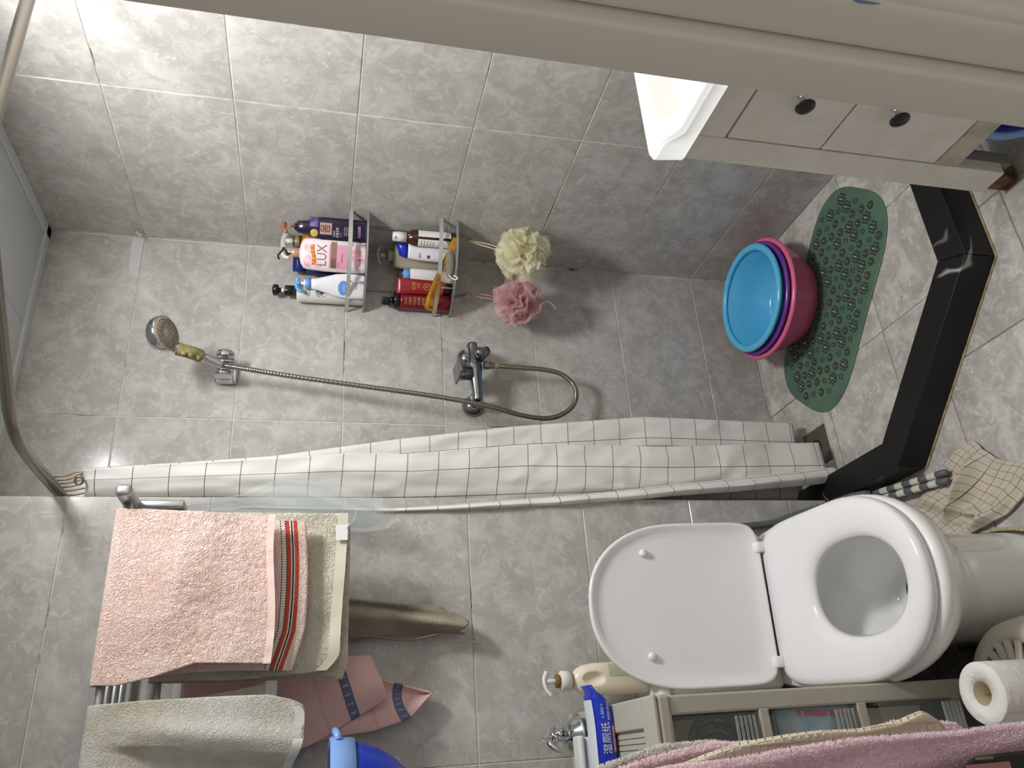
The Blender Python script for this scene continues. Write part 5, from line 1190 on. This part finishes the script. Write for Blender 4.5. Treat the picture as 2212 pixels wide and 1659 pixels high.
# dusty pink wash cloth with a slate stripe, two falls
def stripe_cloth():
    m, nt, b = nt_of('pink_stripe_cloth')
    uv = N(nt, 'ShaderNodeUVMap'); sp = N(nt, 'ShaderNodeSeparateXYZ'); L(nt, uv.outputs[0], sp.inputs[0])
    pk, sl_, lt = lin((226, 186, 184)), lin((104, 112, 140)), lin((208, 180, 176))
    r = ramp(nt, [(0, pk), (.36, sl_), (.48, pk), (.72, lt), (.76, pk)], 'CONSTANT')
    d = N(nt, 'ShaderNodeMath', operation='DIVIDE'); d.inputs[1].default_value = .14; L(nt, sp.outputs[1], d.inputs[0]); L(nt, d.outputs[0], r.inputs[0])
    f = N(nt, 'ShaderNodeMath', operation='FRACT'); sc = N(nt, 'ShaderNodeMath', operation='MULTIPLY'); sc.inputs[1].default_value = 24; L(nt, sp.outputs[0], sc.inputs[0]); L(nt, sc.outputs[0], f.inputs[0])
    l = N(nt, 'ShaderNodeMath', operation='LESS_THAN'); l.inputs[1].default_value = .2; L(nt, f.outputs[0], l.inputs[0])
    r2 = ramp(nt, [(0, (0, 0, 0)), (.385, (1, 1, 1)), (.455, (0, 0, 0))], 'CONSTANT'); L(nt, d.outputs[0], r2.inputs[0])
    mm = N(nt, 'ShaderNodeMath', operation='MULTIPLY'); L(nt, l.outputs[0], mm.inputs[0]); L(nt, r2.outputs[0], mm.inputs[1])
    mx = N(nt, 'ShaderNodeMix', data_type='RGBA'); L(nt, mm.outputs[0], mx.inputs['Factor']); L(nt, r.outputs[0], mx.inputs['A']); mx.inputs['B'].default_value = (*lin((168, 162, 166)), 1)
    L(nt, mx.outputs['Result'], b.inputs['Base Color']); b.inputs['Roughness'].default_value = .9; b.inputs['Specular IOR Level'].default_value = .1
    tc = N(nt, 'ShaderNodeTexCoord'); n = N(nt, 'ShaderNodeTexNoise'); n.inputs['Scale'].default_value = 260; L(nt, tc.outputs['Object'], n.inputs['Vector']); add_bump(nt, b, n.outputs[0], .4, .002)
    return m
M_PSTR = stripe_cloth()
PC = thing('wash_cloth', 'dusty pink cloth with a slate blue dotted stripe under the grey towel', 'cloth', (.12, 1.83, 1.70)); PCO = Vector((.12, 1.83, 1.70))
def fall(lt, rt, y, nz, amp, seed):
    def f(s, t):
        a, b = interp2(lt, s), interp2(rt, s); x, z = lerp(a[0], b[0], t), lerp(a[1], b[1], t)
        return (x-PCO.x, y+amp*math.sin(t*5+s*3+seed)*min(1, s*2)+.004*fbm(x*12, z*10, seed, 1)-PCO.y, z-PCO.z)
    def uv(s, t):
        a, b = interp2(lt, 1), interp2(rt, 1); x0, z0 = lerp(a[0], b[0], t), lerp(a[1], b[1], t); p, q = interp2(lt, s), interp2(rt, s)
        return (t*.30+.02, math.hypot(lerp(p[0], q[0], t)-x0, lerp(p[1], q[1], t)-z0)*.8)
    return f, uv
def interp2(tab, s):
    k = min(int(s*(len(tab)-1)), len(tab)-2); u = s*(len(tab)-1)-k; return (lerp(tab[k][0], tab[k+1][0], u), lerp(tab[k][1], tab[k+1][1], u))
f, uv = fall([(.02, 1.715), (.03, 1.56), (.062, 1.452), (.102, 1.376), (.142, 1.301)], [(.20, 1.715), (.214, 1.6), (.228, 1.5), (.232, 1.42), (.232, 1.336)], 1.812, 1, .014, .3)
cloth('front_fall', f, 60, 36, M_PSTR, PC, uv, .004)
f, uv = fall([(.03, 1.715), (.04, 1.56), (.072, 1.42), (.080, 1.33), (.100, 1.252), (.148, 1.204)], [(.19, 1.715), (.196, 1.6), (.20, 1.5), (.196, 1.40), (.182, 1.312), (.150, 1.204)], 1.836, 1, .011, 2.0)
cloth('back_fall', f, 60, 36, M_PSTR, PC, uv, .004)

# sheer pale blue net hanging off the rack end
NT = thing('shower_net', 'sheer pale blue mesh net hanging between the towel rack and the shower curtain', 'net', (.56, 1.82, 1.60)); NO = (.56, 1.82, 1.60)
M_NET = sheer('blue_net', (232, 240, 240), .2)
NL = [(1.80, .535), (1.638, .552), (1.55, .52), (1.45, .50), (1.36, .49), (1.30, .50), (1.27, .53)]
NR = [(1.80, .55), (1.638, .572), (1.611, .592), (1.552, .622), (1.49, .620), (1.427, .604), (1.342, .575), (1.288, .548), (1.27, .54)]
for k in range(5):
    def nf_(s, t, k=k):
        z = lerp(1.80, 1.285+.012*k, s); a, b = interp(NL, z)+.006*k, interp(NR, z)-.007*k*math.sin(s*3)
        x = lerp(a, b, t); y = 1.77+.016*k+.016*math.sin(t*6+k*1.7+s*5)+.014*math.sin(s*8+k+t*3)
        if x < XE+.012: y = min(y, YF-.004)
        return (x-NO[0], y-NO[1], z-NO[2])
    V, Q, _ = sheet(nf_, 50, 26); obj('net_fold', V, Q, M_NET, NT, True)
obj('hanging_cord', *tube([(.542-NO[0], 1.79-NO[1], 1.79-NO[2]), (.54-NO[0], 1.78-NO[1], 1.83-NO[2]), (.536-NO[0], 1.79-NO[1], 1.848-NO[2])], .0015, 6, 10), M_WHITEP, NT, True)

# blue bowl with light rim on a small wall shelf at the left
sh = thing('wall_shelf', 'narrow white wall shelf under the blue bowl', 'shelf', (-.19, YF, 1.264))
obj('shelf_board', *box(-.16, .13, -.40, -.001, -.018, 0, .003, 2), M_WHITEP, sh)
for x in (-.12, .09): obj('shelf_bracket', *prism([(0, -.34), (0, -.001), (.012, -.001), (.012, -.34)], -.03, -.0182), M_WHITEP, sh).location = (x, 0, 0)
bb = thing('bowl', 'royal blue plastic bowl with a pale blue rim cut off by the photo edge', 'bowl', (-.085, 1.60, 1.2645))
M_ROYAL = mat('royal_blue', (16, 52, 176), .3); M_PALEB = mat('pale_blue_rim', (132, 172, 232), .3)
bowl_p = [(.0002, 0), (.052, 0), (.06, .004), (.088, .022), (.110, .045), (.128, .075), (.138, .105), (.141, .122)]
obj('bowl_shell', *lathe(bowl_p+[(.137, .122), (.133, .104), (.122, .074), (.104, .046), (.082, .026), (.05, .008), (.0002, .008)], 56, cap0=False, cap1=False), M_ROYAL, bb, True)
obj('rim', *lathe([(.140, .116), (.147, .1165), (.1505, .156), (.148, .160), (.144, .159), (.139, .122)], 56, cap0=False, cap1=False), M_PALEB, bb, True)
obj('rim_lug', *tube([(.142, .04, .145), (.152, .034, .148), (.158, .012, .150), (.158, -.014, .150), (.152, -.036, .148), (.142, -.042, .145)], .0065, 12, 24), M_PALEB, bb, True)

# ------------------------------------------------------------------ stool and paper roll
st = thing('stool', 'small round white plastic stool with slotted top beside the toilet', 'stool', (.052, 1.225, 0))
M_STOOL = mat('ivory_plastic', (206, 200, 188), .45)
ring = []
segs = 72
def slot_ring(r0, r1, frac, n, z): pass
parts = [loft([[(r*math.cos(2*pi*j/64), r*math.sin(2*pi*j/64), z) for j in range(64)] for r, z in ((.052, .256), (.052, .260), (.0, .260))][0:2]+[[(.001*math.cos(2*pi*j/64), .001*math.sin(2*pi*j/64), .260) for j in range(64)]])]
parts.append(lathe([(.084, .254), (.084, .260), (.100, .2595), (.112, .255), (.118, .246), (.128, .20), (.124, .20), (.114, .244), (.108, .252), (.084, .254)], 64, cap0=False, cap1=False))
obj('seat_top', *join(parts), M_STOOL, st, True)
for k in range(22):
    a = 2*pi*k/22; g = box(.050, .086, -.0070, .0070, .2545, .2600, .0006, 1); obj('slat', *rot(g, a, 'Z'), M_STOOL, st)
obj('slot_shade_disc', *lathe([(.09, .205), (.09, .207), (.0002, .207)], 40), mat('slot_shade_plum', (64, 40, 52), .7), st)  # dark disc under the slots, shade inside the stool put in as colour
for k in range(4):
    a = pi/4+k*pi/2; c, s = math.cos(a), math.sin(a)
    obj('leg', *loft([[(r*c-s*w, r*s+c*w, z) for r, w in ((ro-.012, -.024), (ro, -.024), (ro, .024), (ro-.012, .024))] for ro, z in ((.126, .001), (.122, .21))]), M_STOOL, st)
obj('foot_ring', *lathe([(.128, .03), (.130, .03), (.130, .05), (.128, .05)], 48), M_STOOL, st, True)
pr = thing('paper_roll', 'white toilet paper roll standing on the slotted stool', 'paper roll', (.052, 1.208, .2606))
M_PAPER = mat('tissue_paper', (236, 232, 226), .9, bump=(38, .55, .006)); 
obj('paper', *lathe([(.020, 0), (.0495, 0), (.0505, .002), (.0505, .097), (.0495, .0985), (.020, .0985), (.020, 0)], 56, cap0=False, cap1=False), M_PAPER, pr, True)
obj('core', *lathe([(.0198, .001), (.0198, .0978), (.0188, .0978), (.0188, .001), (.0198, .001)], 40, cap0=False, cap1=False), mat('card_core', (176, 162, 132), .8), pr, True)
obj('loose_sheet', *sheet(lambda s, t: ((.0512+.006*s*s)*math.cos(-2.3-s*.5), (.0512+.006*s*s)*math.sin(-2.3-s*.5), lerp(.001, .096, t)), 10, 6)[:2], M_PAPER, pr, True)

# ------------------------------------------------------------------ striped mop between toilet and curb
mp_ = thing('mop', 'grey mop with two striped grey and white rollers lying against the black curb', 'mop', (.58, 1.70, 0)); MO = Vector((.58, 1.70, 0))
M_MG = mat('mop_grey', (92, 98, 98), .5); M_MW = mat('mop_white', (206, 202, 190), .7)
for q0, q1, f0 in ((Vector((.5745, 1.484, .022)), Vector((.6005, 1.722, .036)), 0), (Vector((.556, 1.488, .022)), Vector((.582, 1.720, .036)), 1)):
    q0 = q0-Vector((.026, 0, 0)); q1 = q1-Vector((.026, 0, 0))
    n = 9; d = (q1-q0)
    for k in range(n):
        p = q0+d*(k/n)-MO; ln = d.length/n
        obj('roller_band', *lathe([(.0078, .0002), (.0086, .0012), (.0086, ln-.0012), (.0078, ln-.0002)], 18, axis=d, origin=p), M_MG if (k) % 2 == 0 else M_MW, mp_, True)
    obj('roller_tip', *sph(.0082, q0-MO, (1, 1, 1), 14, 8), M_MG, mp_, True)
obj('sleeve', *tube([Vector((.578, 1.724, .043))-MO, Vector((.575, 1.760, .076))-MO, Vector((.568, 1.80, .110))-MO], lambda t: .0135 if t > .08 else .009, 16, 14), M_MG, mp_, True)
obj('pole', *tube([Vector((.568, 1.799, .109))-MO, Vector((.558, 1.826, .17))-MO, Vector((.544, 1.846, .23))-MO, Vector((.528, 1.850, .30))-MO, Vector((.505, 1.850, .60))-MO], lambda t: .0095 if t > .12 else .0115, 14, 30), mat('pole_grey', (100, 106, 104), .45), mp_, True)
for k in range(4):
    obj('grip_ring', *torus(Vector((.566-.0025*k, 1.803+.0065*k, .115+.0155*k))-MO, .0105, .0022, (-.15, .40, 1)), M_MG, mp_, True)

# ------------------------------------------------------------------ checked floor cloth
M_CHECK = uv_grid('checked_cloth', (196, 186, 170), (92, 84, 80), .030, .030, .0016, bump=(160, .5, .003))
FC = thing('floor_cloth', 'crumpled beige checked rag on the floor beside the toilet base', 'rag', (.50, 1.42, 0)); FO = (.50, 1.42, 0)
ca, cb_, cc = Vector((.595, 1.395)), Vector((.455, 1.265)), Vector((.505, 1.66))
def fcl(s, t):
    p = ca+(cb_-ca)*t+(cc-ca)*s
    x, y = p.x, p.y
    x += .010*math.sin(s*7+t*2)+.006*math.sin(t*9); y += .012*math.sin(t*5+s*3)
    h = .006+.016*max(0, fbm(s*2.2, t*1.8, 3.7, 1.6))+.008*max(0, fbm(s*5, t*5, 1.1, 1.0))
    rd_ = math.exp(-((t-.30-.25*s)/.07)**2)*math.exp(-((s-.42)/.30)**2); h += .052*rd_
    rd2 = math.exp(-((s-.70+.2*t)/.07)**2)*math.exp(-((t-.7)/.3)**2); h += .026*rd2
    rd3 = math.exp(-((t-.86-.1*s)/.05)**2)*math.exp(-((s-.55)/.25)**2); h += .022*rd3
    x += .035*rd_*(t-.3-.25*s)/.07*.5; y -= .03*rd2*(s-.7)
    return (x-FO[0], y-FO[1], h)
cloth('cloth_body', fcl, 90, 60, M_CHECK, FC, lambda s, t: (s*.40+.011, t*.29+.013), .0022)

# ------------------------------------------------------------------ towels hanging near the door, left edge of the view
TB = thing('towel_bar', 'chrome towel bar carrying the plush towels near the door', 'towel bar', (XL, .875, 1.205))
obj('bar', *lathe([(.009, .0), (.009, .575)], 18, axis=(1, 0, 0), origin=(.004, 0, 0)), M_CHROME, TB, True)
obj('bar_flange', *lathe([(.025, 0), (.025, .006), (.012, .012)], 24, axis=(1, 0, 0), origin=(.0006, 0, 0)), M_CHROME, TB, True)
L1 = [(1.215, -.05), (1.149, -.0115), (1.118, -.0046), (1.068, .0066), (1.027, .007), (1.004, .0075), (.958, -.0013), (.6, -.02)]
L2 = [(1.215, -.06), (1.133, -.0129), (1.099, -.0064), (1.06, .0003), (1.019, .0049), (.985, .0033), (.865, .0028), (.80, .0091), (.773, .0147), (.76, .0109), (.708, .009), (.692, .007), (.684, -.0028), (.6, -.02)]
L3 = [(1.215, -.06), (1.107, -.015), (1.074, -.0124), (1.046, -.0053), (1.006, .0031), (.948, .008), (.901, .0099), (.854, .0086), (.803, .0131), (.762, .0232), (.755, .0208), (.738, .0084), (.736, -.0017)]
L4 = [(1.215, -.05), (1.113, -.015), (1.083, -.0141), (1.031, -.0124), (.976, -.0077), (.891, -.0022), (.833, -.0025), (.755, -.003), (.71, -.0003), (.67, .0008), (.613, 0), (.45, -.004)]
def hang(name, label, tabl, y, zb, m, seed, roll_r, pile=0, pm=None, pl=.006):
    t = thing(name, label, 'towel', (-.08, y, 1.20)); o = (-.08, y, 1.20)
    def f(s, u):
        z = lerp(1.214, zb, s); xr = interp(tabl, z)
        # rounded free edge: the last part of u turns back round a soft roll
        if u < .8: x = lerp(-.20, xr-roll_r, u/.8); yy = y-roll_r*.55
        else:
            a = (u-.8)/.2*pi; x = xr-roll_r+roll_r*math.sin(a); yy = y-roll_r*.55*math.cos(a)
        yy += .004*fbm(x*14, z*5, seed, 1.2)+.003*math.sin(x*150+z*14+seed)*(1 if u < .85 else 0)
        return (x-o[0], yy-o[1], z-o[2])
    V, Q, _ = sheet(f, 110, 60)
    obj('towel_cloth', V, Q, m, t, True)
    if pile:
        rnd = random.Random(seed*10); P = []; F_ = []
        for k in range(pile):
            s, u = rnd.uniform(.02, 1), rnd.uniform(.50, .97); p = Vector(f(s, u)); pu = Vector(f(s, min(1, u+.01))); ps_ = Vector(f(min(1, s+.01), u))
            nn = (pu-p).cross(ps_-p)
            if nn.length < 1e-9: continue
            nn.normalize()
            if nn.y > 0 and u < .85: nn = -nn
            if u >= .85 and nn.x < 0: nn = -nn
            d = (nn+Vector((rnd.uniform(-.6, .6), rnd.uniform(-.6, .6), rnd.uniform(-1.0, .5)))).normalized()*pl*rnd.uniform(.5, 1.2)
            w = d.orthogonal().normalized()*.00028; i = len(P); P += [p-w, p+w, p+d*.6+w*1.2, p+d, p+d*.6-w*1.2]; F_ += [(i, i+1, i+2, i+3, i+4)]
        po = obj('pile', P, F_, pm or m, t); po['kind'] = 'stuff'
    return t
M_PLPINK = terry('plush_pink', (240, 208, 216), (228, 186, 198), 90, .7, .006); M_PLPILE = mat('plush_pink_pile', (244, 220, 226), .95)
M_PLGREY = terry('plush_grey', (206, 200, 188), (176, 164, 146), 110, .7, .006); M_PLGPILE = mat('plush_grey_pile', (222, 218, 208), .95)
hang('hanging_towel', 'grey white plush towel, rearmost of the towels hanging before the drawers', L1, .935, .90, M_PLGREY, 1.3, .016, 13000, M_PLGPILE, .0032)
hang('hanging_towel', 'pink plush towel between the grey and the waffle towel', L2, .903, .684, M_PLPINK, 2.1, .012, 13000, M_PLPILE, .0032)
def waffle():
    m, nt, b = nt_of('cream_waffle'); b.inputs['Base Color'].default_value = (*lin((224, 212, 190)), 1); b.inputs['Roughness'].default_value = .95; b.inputs['Specular IOR Level'].default_value = .1
    tc = N(nt, 'ShaderNodeTexCoord'); v = N(nt, 'ShaderNodeTexVoronoi'); v.inputs['Scale'].default_value = 95; v.distance = 'CHEBYCHEV'; v.inputs['Randomness'].default_value = .15
    L(nt, tc.outputs['Object'], v.inputs['Vector']); add_bump(nt, b, v.outputs[0], 1.0, .006); return m
hang('hanging_towel', 'cream waffle towel between the pink plush towels', L3, .868, .737, waffle(), 3.3, .009)
hang('hanging_towel', 'front pink plush towel, nearest of the towels hanging before the drawers', L4, .83, .45, M_PLPINK, 4.4, .016, 26000, M_PLPILE, .0034)
# dark cloth with a pink band in front of it
dc = thing('dark_cloth', 'dark blurred cloth with a dull pink band before the front pink towel', 'cloth', (-.10, .785, 1.2))
def dcf(s, u):
    z = lerp(1.212, .60, s); xr = -.052 if z > .815 else interp([(.815, -.044), (.785, -.0275), (.74, -.0262), (.60, -.0255)], z)
    return (lerp(-.11, xr, u)+.10, .004*math.sin(u*9+s*4), z-1.2)
cloth('cloth_body', dcf, 60, 20, mat('dark_cloth', (44, 36, 34), .8), dc, None, .006)
obj('pink_band', *sheet(lambda s, u: (lerp(-.049, -.034, u)+.10, -.007, lerp(.80, .744, s)-1.2), 10, 3)[:2], mat('dull_pink', (176, 122, 124), .9), dc, True)
obj('grey_band', *sheet(lambda s, u: (lerp(-.033, -.0275, u)+.10, -.0065, lerp(.785, .762, s)-1.2), 6, 2)[:2], mat('band_grey', (132, 122, 118), .9), dc, True)

# peeled film patches on the door lining
for k, (y0, y1, z0, z1, m) in enumerate(((.2865, .2895, 1.175, 1.205, M_WHITEP), (.2865, .2892, 1.118, 1.140, mat('film_blue', (120, 136, 176), .5)))):
    rnd = random.Random(k+3); n = 9
    lo_ = [(C+.0107, y0, lerp(z0, z1, i/n)) for i in range(n+1)]; hi_ = [(C+.0104, lerp(y0, y1, math.sin(pi*i/n)**.5*rnd.uniform(.7, 1)), lerp(z0, z1, i/n)) for i in range(n+1)]
    o = obj('peeled_film', lo_+hi_, [(i, i+1, n+2+i, n+1+i) for i in range(n)], mat('peeled_paint', (188, 178, 160), .6) if k == 0 else m, df)
